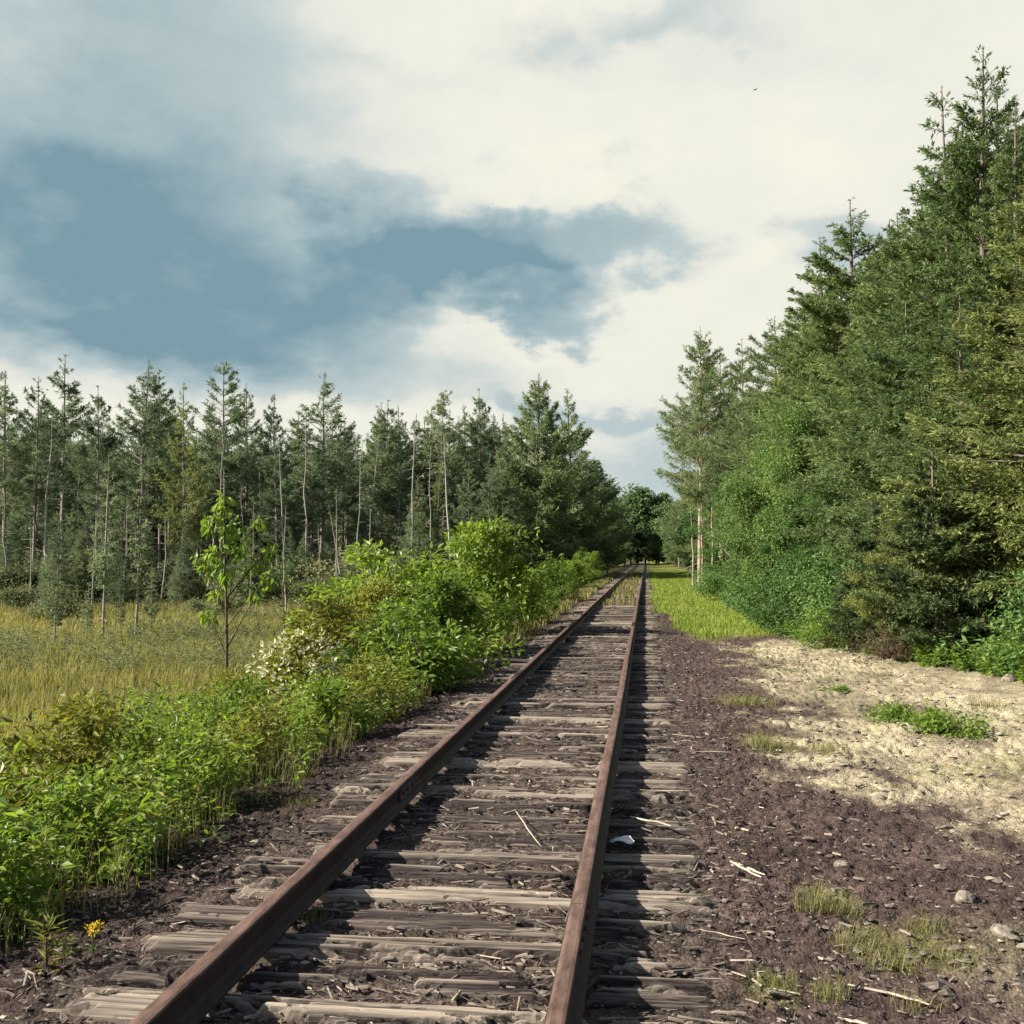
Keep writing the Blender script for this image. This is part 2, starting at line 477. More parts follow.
jb = {s: joint_bar(s) for s in (-1, 1)}
for rx, first, lab in ((-1.826, 7.9, 'long rusty rail nearest the bushes, weeds touching its inner side'),
                       (-.325, 5.12, 'long rusty rail beside the bare earth, with a joint close by')):
    root = link('rail', None, None, (rx, 0, .0))
    tag(root, lab, 'rail', 'rails of the track')
    y, k = -6.8 + (first - 5.12), 0
    cuts = [-8.0]
    c = first
    while c < RAIL_END:
        cuts.append(c); c += 11.9
    cuts.append(RAIL_END)
    for a, b in zip(cuts[:-1], cuts[1:]):
        link('rail_length', rail_piece(a + .003, b - .003, rx, int(abs(rx) * 3)), root)
    for c in cuts[1:5]:
        for s in (-1, 1):
            link('joint_bar', jb[s], root, (((fbm(c * .16, np.array(int(abs(rx) * 3.) + 0.), 61 + int(abs(rx) * 3), 3) - .5) * .03), c, 0))

# ------------------------------------------------------------------ ties
def tie_mesh(seed, pale):
    r = np.random.default_rng(seed)
    nx, ny = 130, 58
    hl, hw = 1.33, .118
    u = np.linspace(-1, 1, nx); v = np.linspace(-1, 1, ny)
    U, V = np.meshgrid(u, v, indexing='ij')
    s = seed * 1.7
    wid = hw * (1 + (fbm(u * 3, u * 0 + s, seed, 3) - .5) * .22)
    endn = (fbm(v * 5, v * 0 + s, seed + 3, 3) - .5)
    x = U * (hl + endn[None] * .3 * np.sign(U))
    y = V * wid[:, None] + (fbm(u * 1.2, u * 0 + s, seed + 9, 2) - .5)[:, None] * .025
    g1 = fbm(x * .55 + s, y * 44 + s, seed + 1, 4, .7)
    g2 = np.abs(fbm(x * 1.6 + s, y * 110 + s, seed + 2, 2, .6) - .5) * 2.2
    crack = sstep(.06, .0, np.abs(g1 - .5)) * sstep(.35, .6, fbm(x * .9, y * 12 + s, seed + 5, 2))
    rot = sstep(.50, .62, fbm(x * 2.6 + s, y * 9, seed + 7, 5, .6))
    z = .006 + .010 * (pale > .5) + (g1 - .5) * .024 + (g2 - .4) * .009 - crack * .016 - rot * (.06 if pale < .5 else .045)
    edge = np.maximum(sstep(.75, 1, np.abs(V)), sstep(.97, 1, np.abs(U)))
    z = z - edge * .03
    tint = np.clip(pale + (g1 - .5) * 1.9 + (g2 - .4) * .7 - crack * .5 - rot * .28 + (fbm(x * 1.5, y * 10, seed + 8, 3) - .5) * .9, .02, 1)  # ridge wear and crack dirt, also painting light and shade into the grain
    # skirt down into the earth
    top = np.stack([x, y, z], -1)
    ring = np.concatenate([top[:, 0], top[1:, -1], top[-2::-1, -1][:0], ]) if False else None
    vid = np.arange(nx * ny).reshape(nx, ny)
    loop = np.concatenate([vid[:, 0], vid[-1, 1:], vid[-2::-1, -1], vid[0, -2:0:-1]])
    vv = top.reshape(-1, 3)
    low = vv[loop].copy(); low[:, 2] = -.15
    q = np.stack([vid[:-1, :-1], vid[1:, :-1], vid[1:, 1:], vid[:-1, 1:]], -1).reshape(-1, 4)
    nl = len(loop); a = np.arange(nl); b = (a + 1) % nl
    q2 = np.stack([loop[b], loop[a], nx * ny + a, nx * ny + b], 1)
    return make_mesh('railroad_tie', np.concatenate([vv, low]), np.concatenate([q, q2]), None, M['tie'], False,
                     tint=np.concatenate([tint.ravel(), np.full(nl, max(.1, pale * .5))]))


DARK = [tie_mesh(100 + i, .12) for i in range(4)]
MID = [tie_mesh(120 + i, .25) for i in range(5)]
PALE = [tie_mesh(140 + i, .46) for i in range(4)]
near_ties = [
    (3.58, 'd', 'dark rotten tie at the very bottom edge of the view'),
    (4.20, 'p', 'broad greyish split tie nearest the camera, frayed along its grain'),
    (4.62, 'd', 'low dark tie just beyond the nearest grey split tie'),
    (4.97, 'p', 'split tie with a pale stripe, below the rail joint'),
    (5.36, 'm', 'grooved bluish grey tie level with the rail joint'),
    (5.80, 'p', 'long pale cracked tie just above the rail joint'),
    (6.18, 'd', 'dark crumbling tie between the two long pale cracked ties'),
    (6.55, 'p', 'long pale cracked tie ending beside the white scrap'),
    (7.02, 'd', 'dark splintered tie just beyond the white scrap'),
    (7.45, 'm', 'brown tie with curled splinters, second beyond the white scrap'),
    (7.88, 'd', 'dark sunken tie, third beyond the white scrap'),
    (8.33, 'm', 'brown fibrous tie, two before the bright straight white tie'),
    (8.84, 'm', 'brown split tie directly before the bright straight white tie'),
    (9.40, 'w', 'bright straight whitish tie crossing right under both rails'),
    (9.90, 'm', 'thin grey tie directly beyond the bright straight white tie'),
    (10.4, 'm', 'grey tie second beyond the bright straight white tie'),
    (10.9, 'p', 'pale grey tie third beyond the bright straight white tie'),
    (11.4, 'm', 'brownish grey tie fourth beyond the bright straight white tie'),
]
WHITE = tie_mesh(160, .95)
yy = near_ties[-1][0]
tie_rng = np.random.default_rng(31)
all_ties = list(near_ties)
while yy < 92:
    yy += .50 + tie_rng.random() * .1
    all_ties.append((yy, 'mmpdmp'[tie_rng.integers(0, 6)], None))
for i, (y, k, lab) in enumerate(all_ties):
    me = {'d': DARK, 'm': MID, 'p': PALE, 'w': [WHITE]}[k]
    me = me[i % len(me)]
    o = link('railroad_tie', me, None, (-1.075 + tie_rng.normal(0, .05), y, tie_rng.normal(-.036, .008) + (.012 if k in 'pw' else 0)),
             (tie_rng.normal(0, .02), 0, tie_rng.normal(0, .012) + (math.pi if tie_rng.random() < .5 else 0)), (1, .62 if k == 'w' else 1.0, 1))
    tag(o, lab or 'weathered grey tie in the long run of close ties farther along the track', 'railroad tie', 'wooden ties under the rails')

# ------------------------------------------------------------------ loose stuff on the ground
def full_z(x, y):
    near = (1 - sstep(30, 60, y)) * (1 - sstep(5, 12, np.abs(np.asarray(x) + .5)))
    return base_z(x, y) + ground_detail(np.asarray(x, float), np.asarray(y, float)) * near


def chips():
    r = np.random.default_rng(5)
    n = 24000
    y = 2.9 + 24 * r.random(n) ** 2.1
    x = r.normal(-.9, 1.15, n); x = np.where(r.random(n) < .09, r.uniform(.1, 2.4, n), x)
    keep = (x > -3.1) & (x < 2.6) & (np.abs(x + 1.826) > .09) & (np.abs(x + .325) > .09)
    x, y = x[keep], y[keep]; n = len(x)
    L = .012 + .13 * r.random(n) ** 3.0; W = np.minimum(L * .35, .003 + .017 * r.random(n) ** 1.5); T = W * .5
    a = np.where((r.random(n) < .65) & (x < .4) & (x > -2.6), r.normal(0, .35, n), r.uniform(-1.6, 1.6, n))
    out_ = x > .5; L = np.where(out_, L * .6, L)
    z = full_z(x, y) + .006 + .012 * r.random(n) * (x > -2.4) * (x < .25)
    d = np.stack([np.cos(a), np.sin(a), r.normal(0, .15, n)], 1); d = nrm(d)
    s = nrm(np.stack([-np.sin(a), np.cos(a), r.normal(0, .3, n)], 1)); u = np.cross(d, s)
    p = np.stack([x, y, z], 1)
    c = []
    for sx in (-.5, .5):
        for (sy, sz) in ((-.5, 0), (.5, 0), (.3, 1), (-.3, 1)):
            c.append(p + d * (sx * L)[:, None] + s * (sy * W * (1 if sx < 0 else .55))[:, None] + u * (sz * T)[:, None])
    v = np.stack(c, 1).reshape(-1, 3)
    b = np.arange(n)[:, None, None] * 8
    q = (b + np.array([[0, 1, 5, 4], [1, 2, 6, 5], [2, 3, 7, 6], [3, 0, 4, 7], [3, 2, 1, 0], [4, 5, 6, 7]])[None]).reshape(-1, 4)
    tint = np.repeat(np.clip(r.normal(.22, .14, n) + .4 * (r.random(n) < .05), 0, 1), 8)
    o = link('wood_chips', make_mesh('wood_chips', v, q, None, M['chip'], False, tint=tint))
    tag(o, 'splinters and wood chips littering the track bed', kind='stuff')


def gravel():
    r = np.random.default_rng(6)
    n = 26000
    y = 2.9 + 20 * r.random(n) ** 1.8
    x = r.uniform(-3.6, 5.0, n)
    pm = pale_mask(x, y)
    keep = (r.random(n) < np.where(x > .3, .75, np.where(x < -2.4, .8, .25))) & (np.abs(x + 1.826) > .09) & (np.abs(x + .325) > .09) & (r.random(n) > pm * .55)
    x, y, pm = x[keep], y[keep], pm[keep]; n = len(x)
    R_ = (.004 + .02 * r.random(n) ** 2.8) * (1 + .8 * pm)
    big = (x > 1.0) & (y < 7.5) & (r.random(n) < .12)
    R_ = np.where(big, R_ * 1.9, R_)
    oc = np.array([[1, 0, 0], [0, 1, 0], [-1, 0, 0], [0, -1, 0], [0, 0, 1], [0, 0, -1], [.6, .6, .55], [-.6, .6, .5], [-.6, -.6, .55], [.6, -.6, .5]], float)
    f = np.array([[0, 1, 6], [1, 2, 7], [2, 3, 8], [3, 0, 9], [4, 6, 7], [4, 7, 8], [4, 8, 9], [4, 9, 6], [6, 1, 7], [7, 2, 8], [8, 3, 9], [9, 0, 6], [5, 1, 0], [5, 2, 1], [5, 3, 2], [5, 0, 3]])
    v = oc[None] * (1 + r.normal(0, .22, (n, 10, 3)))
    a = r.uniform(0, 6.28, n); ca, sa = np.cos(a)[:, None], np.sin(a)[:, None]
    v = np.stack([v[..., 0] * ca - v[..., 1] * sa, v[..., 0] * sa + v[..., 1] * ca, v[..., 2] * .6], -1)
    v[..., 0] *= (1 + .6 * r.random((n, 1)))
    p = np.stack([x, y, full_z(x, y) + R_ * .15], 1)
    v = p[:, None] + v * R_[:, None, None]
    t = (np.arange(n)[:, None, None] * 10 + f[None]).reshape(-1, 3)
    tint = np.clip(r.normal(.12, .1, n) + pm * .4 + (r.random(n) < .04) * .4, 0, 1)
    o = link('gravel', make_mesh('gravel', v.reshape(-1, 3), None, t, M['stone'], False, tint=np.repeat(tint, 10)))
    tag(o, 'loose gravel and clods strewn over the dark earth', kind='stuff')


chips(); gravel()

# ------------------------------------------------------------------ plant builders
def blades(p, h, w, r, lean=.45):
    """two-segment grass blades"""
    n = len(p)
    a = r.uniform(0, 6.283, n)
    d = np.stack([np.cos(a), np.sin(a), np.zeros(n)], 1); s = np.stack([-np.sin(a), np.cos(a), np.zeros(n)], 1)
    b = r.uniform(.1, 1, n)[:, None] * lean
    h = np.asarray(h)[:, None]; w = np.asarray(w)[:, None]
    up = np.array([0, 0, 1.])
    m = p + up * h * .6 + d * h * b * .35
    t = p + up * h * (1 - b * .25) + d * h * b
    v = np.stack([p - s * w * .5, p + s * w * .5, m + s * w * .4, m - s * w * .4, t + s * w * .06, t - s * w * .06], 1).reshape(-1, 3)
    i = np.arange(n)[:, None] * 6
    q = np.concatenate([i + [0, 1, 2, 3], i + [3, 2, 4, 5]], 0)
    return v, q


def conifer(seed, H, base, Rmax, foliage, bark, n_br=90, n_tw=9, n_sp=5, sl=.28, sw=.09, rise=(.55, -.25), shape=1.0, gap=.0, r0=None, curl=.15, dead=0, tip=.15):
    """trunk (with limbs) and crown meshes of one conifer of height H"""
    r = np.random.default_rng(seed)
    r0 = r0 or H * .011
    k = 9
    tz = np.linspace(0, 1, k)
    off = np.cumsum(r.normal(0, .012 * H / k, (k, 2)), 0)
    path = np.stack([off[:, 0], off[:, 1], tz * H], 1)
    rad = r0 * (1 - tz) ** .85 + .012
    mb = MB()
    v, q = tubes(path[None], rad[None], 7); mb.add(v, q, tint=np.repeat(r.uniform(.3, .7, k), 7))
    # live limbs
    h = base + (1 - base) * np.sort(1 - (1 - r.random(n_br)) ** .72)
    if gap:
        lv = np.round(h * H / gap) * gap / H; h = np.clip(lv + r.normal(0, .006, n_br), base, .99)
    t = (h - base) / (1 - base)
    prof = (1 - t) ** shape * (.35 + .65 * sstep(0, .22, t)) + .03
    Lb = Rmax * prof * r.uniform(.62, 1.12, n_br)
    az = r.uniform(0, 6.283, n_br)
    el = np.interp(t, [0, 1], [rise[1], rise[0]]) + r.normal(0, .1, n_br)
    d = np.stack([np.cos(az) * np.cos(el), np.sin(az) * np.cos(el), np.sin(el)], 1)
    b0 = np.stack([np.interp(h, tz, off[:, 0]), np.interp(h, tz, off[:, 1]), h * H], 1)
    s = np.linspace(0, 1, 5)
    bp = b0[:, None] + d[:, None] * (Lb[:, None] * s)[..., None]
    bp[..., 2] += curl * Lb[:, None] * s ** 2
    br = (.006 + .012 * Lb)[:, None] * (1 - .85 * s)
    v, q = tubes(bp, br, 4); mb.add(v, q, tint=.45)
    if dead:
        nd = dead
        hz = r.uniform(.08, base + .12, nd); a = r.uniform(0, 6.283, nd); ld = r.uniform(.25, 1.0, nd) * Rmax * .5
        dd = np.stack([np.cos(a), np.sin(a), r.normal(-.15, .25, nd)], 1)
        p0 = np.stack([np.interp(hz, tz, off[:, 0]), np.interp(hz, tz, off[:, 1]), hz * H], 1)
        dp = p0[:, None] + dd[:, None] * (ld[:, None] * np.linspace(0, 1, 3))[..., None]
        v, q = tubes(dp, np.repeat([[.02, .013, .006]], nd, 0), 3); mb.add(v, q, tint=.7)
    trunk = mb.mesh('trunk', bark, True)
    # sprays of needles on twigs
    nt = n_br * n_tw
    wgt = Lb ** 1.25 * (1 + .8 * t); bi = r.choice(n_br, nt, p=wgt / wgt.sum())
    ts = r.random(nt) ** .75 * .9 + .1
    tp = b0[bi] + d[bi] * (Lb[bi] * ts)[:, None]; tp[:, 2] += curl * Lb[bi] * ts ** 2
    sidev = nrm(np.cross(d[bi], [0, 0, 1.]))
    sg = np.where(r.random(nt) < .5, -1, 1)
    td = nrm(d[bi] * r.uniform(.4, 1.1, nt)[:, None] + sidev * (sg * r.uniform(.3, 1, nt))[:, None] + np.stack([0 * ts, 0 * ts, r.normal(.05, .22, nt)], 1))
    tl = (.1 * Lb[bi] + .38 * Lb[bi] * (1 - ts) + tip) * r.uniform(.6, 1.2, nt)
    ti = np.repeat(np.arange(nt), n_sp); ns = len(ti)
    ss = r.random(ns)
    sp = tp[ti] + td[ti] * (tl[ti] * ss)[:, None]
    sp[:, 2] -= .05 * tl[ti] * ss
    sd = nrm(td[ti] + r.normal(0, .55, (ns, 3)))
    nv = nrm(np.array([0, 0, 1.]) + r.normal(0, .6, (ns, 3)))
    fs = (.45 + .55 * sstep(0, .3 * Rmax, Lb))[bi][ti]
    v, q = leaves(sp, sd, nv, sl * r.uniform(.6, 1.3, ns) * fs, sw * r.uniform(.7, 1.3, ns) * fs)
    tint = np.clip(r.random(n_br)[bi][ti] * .45 + r.random(ns) * .4 + .25 * ss, 0, 1)
    # leader
    nl = 30
    lz = H - r.random(nl) * H * .09
    lp = np.stack([np.full(nl, off[-1, 0]), np.full(nl, off[-1, 1]), lz], 1)
    a = r.uniform(0, 6.283, nl)
    v2, q2 = leaves(lp, np.stack([np.cos(a) * .5, np.sin(a) * .5, np.ones(nl) * .8], 1), np.stack([-np.sin(a), np.cos(a), 0 * a], 1), sl * .6, sw * .5)
    mb = MB().add(v, q, tint=np.repeat(tint, 4)).add(v2, q2, tint=.6)
    return [('trunk', trunk), ('crown', mb.mesh('crown', foliage))]


def broadleaf(seed, H, Rc, n_leaf, leaf, foliage, bark, base=.25, r0=None, clumps=60, spread=.22, multi=1, droop=.2, lw=.55, name=('trunk', 'crown')):
    """tree or shrub: stems, limbs to clump centres, leaves round the clumps"""
    r = np.random.default_rng(seed)
    r0 = r0 or H * .014
    mb = MB()
    stems = []
    for m in range(multi):
        a = r.uniform(0, 6.283); sp = (Rc * .45 * r.random() + .02) if multi > 1 else Rc * .06
        k = 6; s = np.linspace(0, 1, k)
        hh = H * (r.uniform(.6, .9) if multi > 1 else .88)
        p = np.stack([np.cos(a) * sp * s ** 1.3, np.sin(a) * sp * s ** 1.3, s * hh], 1)
        p[1:, :2] += np.cumsum(r.normal(0, .012 * H, (k - 1, 2)), 0)
        p[0, :2] = np.array([np.cos(a), np.sin(a)]) * .04 * (multi > 1) * r.random() * 3
        stems.append(p)
        v, q = tubes(p[None], (r0 * (1 - .85 * s))[None] * (1 if multi == 1 else .6), 6); mb.add(v, q, tint=r.uniform(.3, .7))
    # clump centres in an uneven egg
    u = r.normal(0, 1, (clumps, 3)); u = nrm(u) * (r.random((clumps, 1)) ** .45)
    c = np.stack([u[:, 0] * Rc, u[:, 1] * Rc, H * (base + (1 - base) * (.5 + .5 * u[:, 2]))], 1)
    tt = (c[:, 2] / H - base) / (1 - base)
    c[:, :2] *= (1.05 - .55 * sstep(.45, 1, tt))[:, None] * r.uniform(.75, 1.15, (clumps, 1))
    limbs = []
    for ci in c:
        st = stems[r.integers(0, multi)]
        zt = np.clip(ci[2] * r.uniform(.45, .8), 0, st[-1, 2])
        b = np.array([np.interp(zt, st[:, 2], st[:, 0]), np.interp(zt, st[:, 2], st[:, 1]), zt])
        mid = (b + ci) / 2 + np.array([0, 0, -.05 * H]) * r.random()
        limbs.append([b, mid, ci])
    limbs = np.array(limbs)
    v, q = tubes(limbs, np.repeat([[r0 * .32, r0 * .2, r0 * .07]], len(limbs), 0), 4); mb.add(v, q, tint=.45)
    per = r.multinomial(n_leaf, r.dirichlet(np.ones(clumps) * 3))
    ci = np.repeat(np.arange(clumps), per); n = len(ci)
    sz = (spread * Rc * r.uniform(.6, 1.4, clumps))[ci]
    e = nrm(r.normal(0, 1, (n, 3))) * (r.random((n, 1)) ** .4) * sz[:, None]; e[:, 2] *= .75
    p = c[ci] + e
    inner = r.random(n) < .15
    f = r.random((n, 1)); p = np.where(inner[:, None], limbs[ci, 1] * (1 - f) + limbs[ci, 2] * f + e * .5, p)
    out = nrm(e + np.stack([c[ci, 0], c[ci, 1], 0 * sz], 1) * .25)
    d = nrm(out + r.normal(0, .7, (n, 3)) + [0, 0, -droop])
    nv = nrm(out * .4 + [0, 0, .8] + r.normal(0, .5, (n, 3)))
    Ls = leaf * r.uniform(.6, 1.35, n)
    v, q = leaves(p, d, nv, Ls, Ls * lw, .16)
    tint = np.clip((r.random(clumps) * .45)[ci] + r.random(n) * .6, 0, 1)
    return [(name[0], mb.mesh(name[0], bark, True)), (name[1], MB().add(v, q, tint=np.repeat(tint, 4)).mesh(name[1], foliage))]


def snag(seed, H, r0, nb=18, bl=.7):
    r = np.random.default_rng(seed)
    k = 8; s = np.linspace(0, 1, k)
    p = np.stack([*np.cumsum(r.normal(0, .012 * H / 2, (2, k)), 1), s * H], 1)
    mb = MB(); v, q = tubes(p[None], (r0 * (1 - .8 * s))[None], 6); mb.add(v, q, tint=np.repeat(r.uniform(.3, .9, k), 6))
    h = r.uniform(.25, .98, nb); a = r.uniform(0, 6.283, nb); L = bl * r.uniform(.3, 1, nb) * (1.1 - h * .7)
    d = np.stack([np.cos(a), np.sin(a), r.normal(-.1, .35, nb)], 1)
    b = np.stack([np.interp(h, s, p[:, 0]), np.interp(h, s, p[:, 1]), h * H], 1)
    bp = b[:, None] + d[:, None] * (L[:, None] * np.linspace(0, 1, 4))[..., None]
    bp[..., 2] -= .12 * L[:, None] * np.linspace(0, 1, 4) ** 2
    v, q = tubes(bp, np.repeat([[.016, .012, .008, .004]], nb, 0) * (r0 / .07), 3)
    mb.add(v, q, tint=.6)
    return [('trunk', mb.mesh('trunk', M['snag'], True))]


# ------------------------------------------------------------------ left: conifers beyond the bog
LF = [conifer(200 + i, 15, [.36, .34, .42, .3, .4, .34, .42, .25][i], [2.7, 3.0, 2.3, 3.2, 2.5, 2.9, 2.6, 3.2][i], M['forest'], M['bog_bark'],
              n_br=[95, 110, 80, 120, 90, 105, 90, 125][i], n_tw=15, n_sp=7, sl=.27, sw=.062, rise=(.8, .0 + .06 * (i % 3)), shape=[.85, .7, .8, .95, .75, .85, .65, 1.0][i], r0=.13, curl=.22, dead=40, tip=.04, gap=[.5, .6, .55, .45, .6, .5, .65, .5][i]) for i in range(8)]
LF_Y = conifer(230, 14, .2, 2.9, M['yellow_conifer'], M['bog_bark'], n_br=120, n_tw=10, n_sp=7, sl=.27, sw=.06, rise=(.85, .15), shape=.95, tip=.04, gap=.5, r0=.12, curl=.25, dead=20)
LF_FULL = [conifer(240 + i, 15, .06, [3.2, 3.5, 3.0][i], M['forest'], M['bark'], n_br=200, n_tw=10, n_sp=6, sl=.32, sw=.08, tip=.06, gap=.5, rise=(.75, -.1), shape=[.85, .95, .75][i], r0=.15, curl=.2) for i in range(3)]


def put(parts, name, label, cat, X, Y, s, group=None, lean=.02, r=rng, rz=None):
    z = float(base_z(np.array(X), np.array(Y)))
    k = r.uniform(.85, 1.28)
    return thing(name, label, cat, parts, (X, Y, z - .05), r.uniform(0, 6.28) if rz is None else rz, (s * k, s * k, s), group, (r.normal(0, lean), r.normal(0, lean)))


SKY_ROW = 'conifers along the far side of the bog'
skyline = [
    (4, 60, 370, LF[0], 'bare-trunked conifer at the forest edge, first from the left border of the photo'),
    (34, 66, 378, LF[1], 'bushy topped conifer left of the pointed half-bare conifer in the bog forest'),
    (62, 73, 355, LF[2], 'tallest thin conifer with a pointed half-bare tip at the bog forest edge'),
    (98, 64, 386, LF[4], 'bare-trunked conifer just right of the pointed half-bare conifer'),
    (134, 71, 358, LF[3], 'broad dense topped conifer behind the thin leaning bog trunks'),
    (160, 77, 366, LF[5], 'dark conifer squeezed behind the yellowish conifer'),
    (183, 62, 384, LF_Y, 'pale yellowish green conifer with upswept branches in the bog forest'),
    (222, 70, 366, LF[6], 'tall conifer standing right behind the young leafy sapling'),
    (246, 80, 382, LF[7], 'dark conifer just right of the one behind the sapling'),
    (272, 74, 394, LF[0], 'shorter spiky topped conifer midway along the bog forest'),
    (299, 86, 412, LF[4], 'dark low conifer in the dip left of the sunlit tall one'),
    (321, 78, 374, LF[1], 'sunlit tall feathery conifer with branches low on its trunk'),
    (347, 92, 425, LF[5], 'dark conifer in the skyline dip right of the sunlit tall one'),
    (382, 82, 402, LF[2], 'ragged topped conifer right of the skyline dip, above the olive bush'),
    (412, 95, 436, LF[7], 'dark rounded conifer in the gap beside the narrow spire'),
    (440, 92, 392, LF[6], 'narrow spire-topped conifer above the tall green bush'),
    (480, 95, 388, LF[4], 'open feathery conifer with a forked looking top'),
    (500, 101, 412, LF[3], 'open conifer half hidden by the big dense trackside conifer'),
]
for px, Y, ty, parts, lab in skyline:
    X = PX(px, Y); H = top_z(px, ty, Y) + 1.0
    hm = 14 if parts is LF_Y else 15
    put(parts, 'conifer_tree', lab, 'tree', X, Y, H / hm, SKY_ROW)
put(LF_Y, 'conifer_tree', 'small yellowish conifer in front of the dark wood, above the tall green bush', 'tree', PX(436, 70), 70, .62, SKY_ROW)
put(LF_FULL[0], 'conifer_tree', 'grey-green dense low conifer just left of the big trackside conifers', 'tree', PX(503, 84), 84, .72, SKY_ROW)
for i in range(84):
    Y = rng.uniform(80, 128); px = -75 + (i * 83 % 600) + rng.uniform(-6, 6)
    X = PX(px, Y)
    if X > -9: continue
    dense = rng.random() < .65
    ty = rng.uniform(396, 436)
    H = top_z(px, ty, Y) + 1.0
    parts = LF_FULL[i % 3] if dense else LF[i % 8]
    put(parts, 'conifer_tree', 'dark conifer deep in the wood beyond the bog, mostly behind others', 'tree', X, Y, min(H / 15, 1.15), 'dark conifers deep in the bog wood')
for i in range(34):
    Y = rng.uniform(68, 86); px = -60 + (i * 53 % 560) + rng.uniform(-5, 5)
    X = PX(px, Y)
    H = rng.uniform(5.5, 10.5)
    put(LF[[2, 0, 4, 6][i % 4]] if i % 3 else LF_FULL[i % 3], 'conifer_tree', 'slim understorey conifer among the trunks at the bog forest edge', 'tree', X, Y, H / 15, 'slim understorey conifers at the bog edge')
SN = [snag(300 + i, 9, .075, 16 + 3 * i, .9) for i in range(4)]
for i, px in enumerate([9, 30, 52, 73, 88, 118, 148, 170, 190, 207, 243, 257, 288, 305, 338, 352, 366, 398, 418, 430, 452]):
    Y = rng.uniform(58, 72) if px < 330 else rng.uniform(60, 80)
    put(SN[i % 4], 'dead_tree', 'bleached bare dead trunk at the edge of the bog forest', 'dead tree', PX(px, Y), Y, rng.uniform(.75, 1.35), 'bleached dead trunks at the bog edge', .035)
for i in range(15):
    px = 2 + i * 31 + rng.uniform(-8, 8); Y = rng.uniform(44, 60)
    put(SN[(i + 1) % 4], 'dead_tree', 'thin bare pole of a dead tree in the shrubs before the bog forest', 'dead tree', PX(px, Y), Y, rng.uniform(.4, .75), 'thin bare poles before the bog forest', .03)
put(SN[0], 'dead_tree', 'forked pale dead snag left of the olive bush top', 'dead tree', PX(347, 52), 52, .62, 'bleached dead trunks at the bog edge', .1)

# thin bog trees in the open
BOG = [conifer(320 + i, 5.5, .3, .55, M['forest'], M['snag'], n_br=60, n_tw=7, n_sp=6, sl=.13, sw=.04, rise=(.4, -.25), shape=.6, r0=.038, dead=16, tip=.08) for i in range(3)]
for px, by, ty, k, lab in ((135, 642, 470, 0, 'thin dark-based bog tree with a bare lower stem, taller of two in the open'),
                           (103, 643, 452, 1, 'thin pale leaning bog tree just left of the dark-based one'),
                           (54, 652, 565, 2, 'short dark bog sapling nearest the left border of the open bog'),
                           (86, 645, 580, 0, 'tiny thin bog sapling between the short one and the leaning one'),
                           (120, 640, 575, 2, 'tiny thin bog sapling between the two thin trunks'),
                           (152, 640, 560, 1, 'small green bog sapling just right of the dark-based thin tree'),
                           (317, 588, 470, 1, 'slim dark-stemmed bog tree below the sunlit tall conifer')):
    X, Y = G(px, by, -.95)
    H = top_z(px, ty, Y) + .95
    put(BOG[k], 'bog_tree', lab, 'young tree', X, Y, H / 5.5, 'thin trees in the open bog', .02)

# low bushes in front of the forest
LOWB = [broadleaf(340 + i, 2.0, 1.3, 2200, .17, M['bog_shrub'], M['twig'], base=.02, multi=5, clumps=26, spread=.4, name=('stems', 'foliage')) for i in range(3)]
for i in range(70):
    px = -20 + (i * 67 % 500) + rng.uniform(-8, 8); Y = 66 - 26 * rng.random() ** 1.8
    put(LOWB[i % 3], 'shrub', 'low grey-green shrub along the foot of the bog forest', 'shrub', PX(px, Y), Y, rng.uniform(.45, 1.5) * (1 if Y > 52 else .6), 'low shrubs at the foot of the bog forest')

for i in range(34):
    px = -20 + (i * 61 % 480) + rng.uniform(-8, 8); Y = rng.uniform(44, 66)
    if 175 < px < 290 and Y < 52: continue
    put(LF_FULL[i % 3], 'young_conifer', 'small young conifer among the shrubs before the bog forest', 'young tree', PX(px, Y), Y, rng.uniform(.14, .36), 'young conifers among the bog shrubs')
for i in range(40):
    Y = rng.uniform(96, 126); X = PX(-70 + i * 15.5, Y)
    if X < -8: put(LOWB[i % 3], 'shrub', 'shady shrub deep between the trunks of the bog forest', 'shrub', X, Y, rng.uniform(1.6, 2.6), 'shady shrubs deep in the bog forest')
# ------------------------------------------------------------------ trackside conifers left, and the tunnel
TC = [conifer(360 + i, 16, .05, [5.0, 4.9, 5.2][i], M['pine'], M['bark'], n_br=240, n_tw=24, n_sp=8, sl=.3, sw=.07, tip=.06, gap=.5, rise=(.9, .0), shape=[.9, 1.0, .95][i], r0=.18, curl=.25) for i in range(3)]
for px, Y, ty, k, lab in ((537, 88, 370, 0, 'tall bushy conifer behind and left of the big pointed trackside conifer'),
                          (575, 96, 388, 1, 'big dense pointed conifer at the left edge of the track gap'),
                          (556, 104, 425, 2, 'dense conifer wedged between the two tallest left trackside conifers'),
                          (594, 112, 455, 0, 'dark conifer in the shade right behind the big pointed conifer'),
                          (607, 130, 475, 1, 'dark conifer at the mouth of the shaded track tunnel on the left side')):
    H = top_z(px, ty, Y) + .6
    put(TC[k], 'conifer_tree', lab, 'tree', PX(px, Y), Y, H / 16, 'conifers beside the track')
for i in range(22):
    Y = 105 + i * 6 + rng.uniform(-2, 2)
    X = -6.2 - rng.uniform(0, 8) * (1 if i % 2 else .25)
    put((TC + LF_FULL)[i % 6], 'conifer_tree', 'dark conifer lining the shaded far end of the track, bog side', 'tree', X, Y, rng.uniform(.55, .8), 'dark conifers lining the far track')
M['end_leaf'] = foliage_mat('distant_leaves', (.085, .15, .06), (.22, .31, .12), .36, .55, .2, .2)
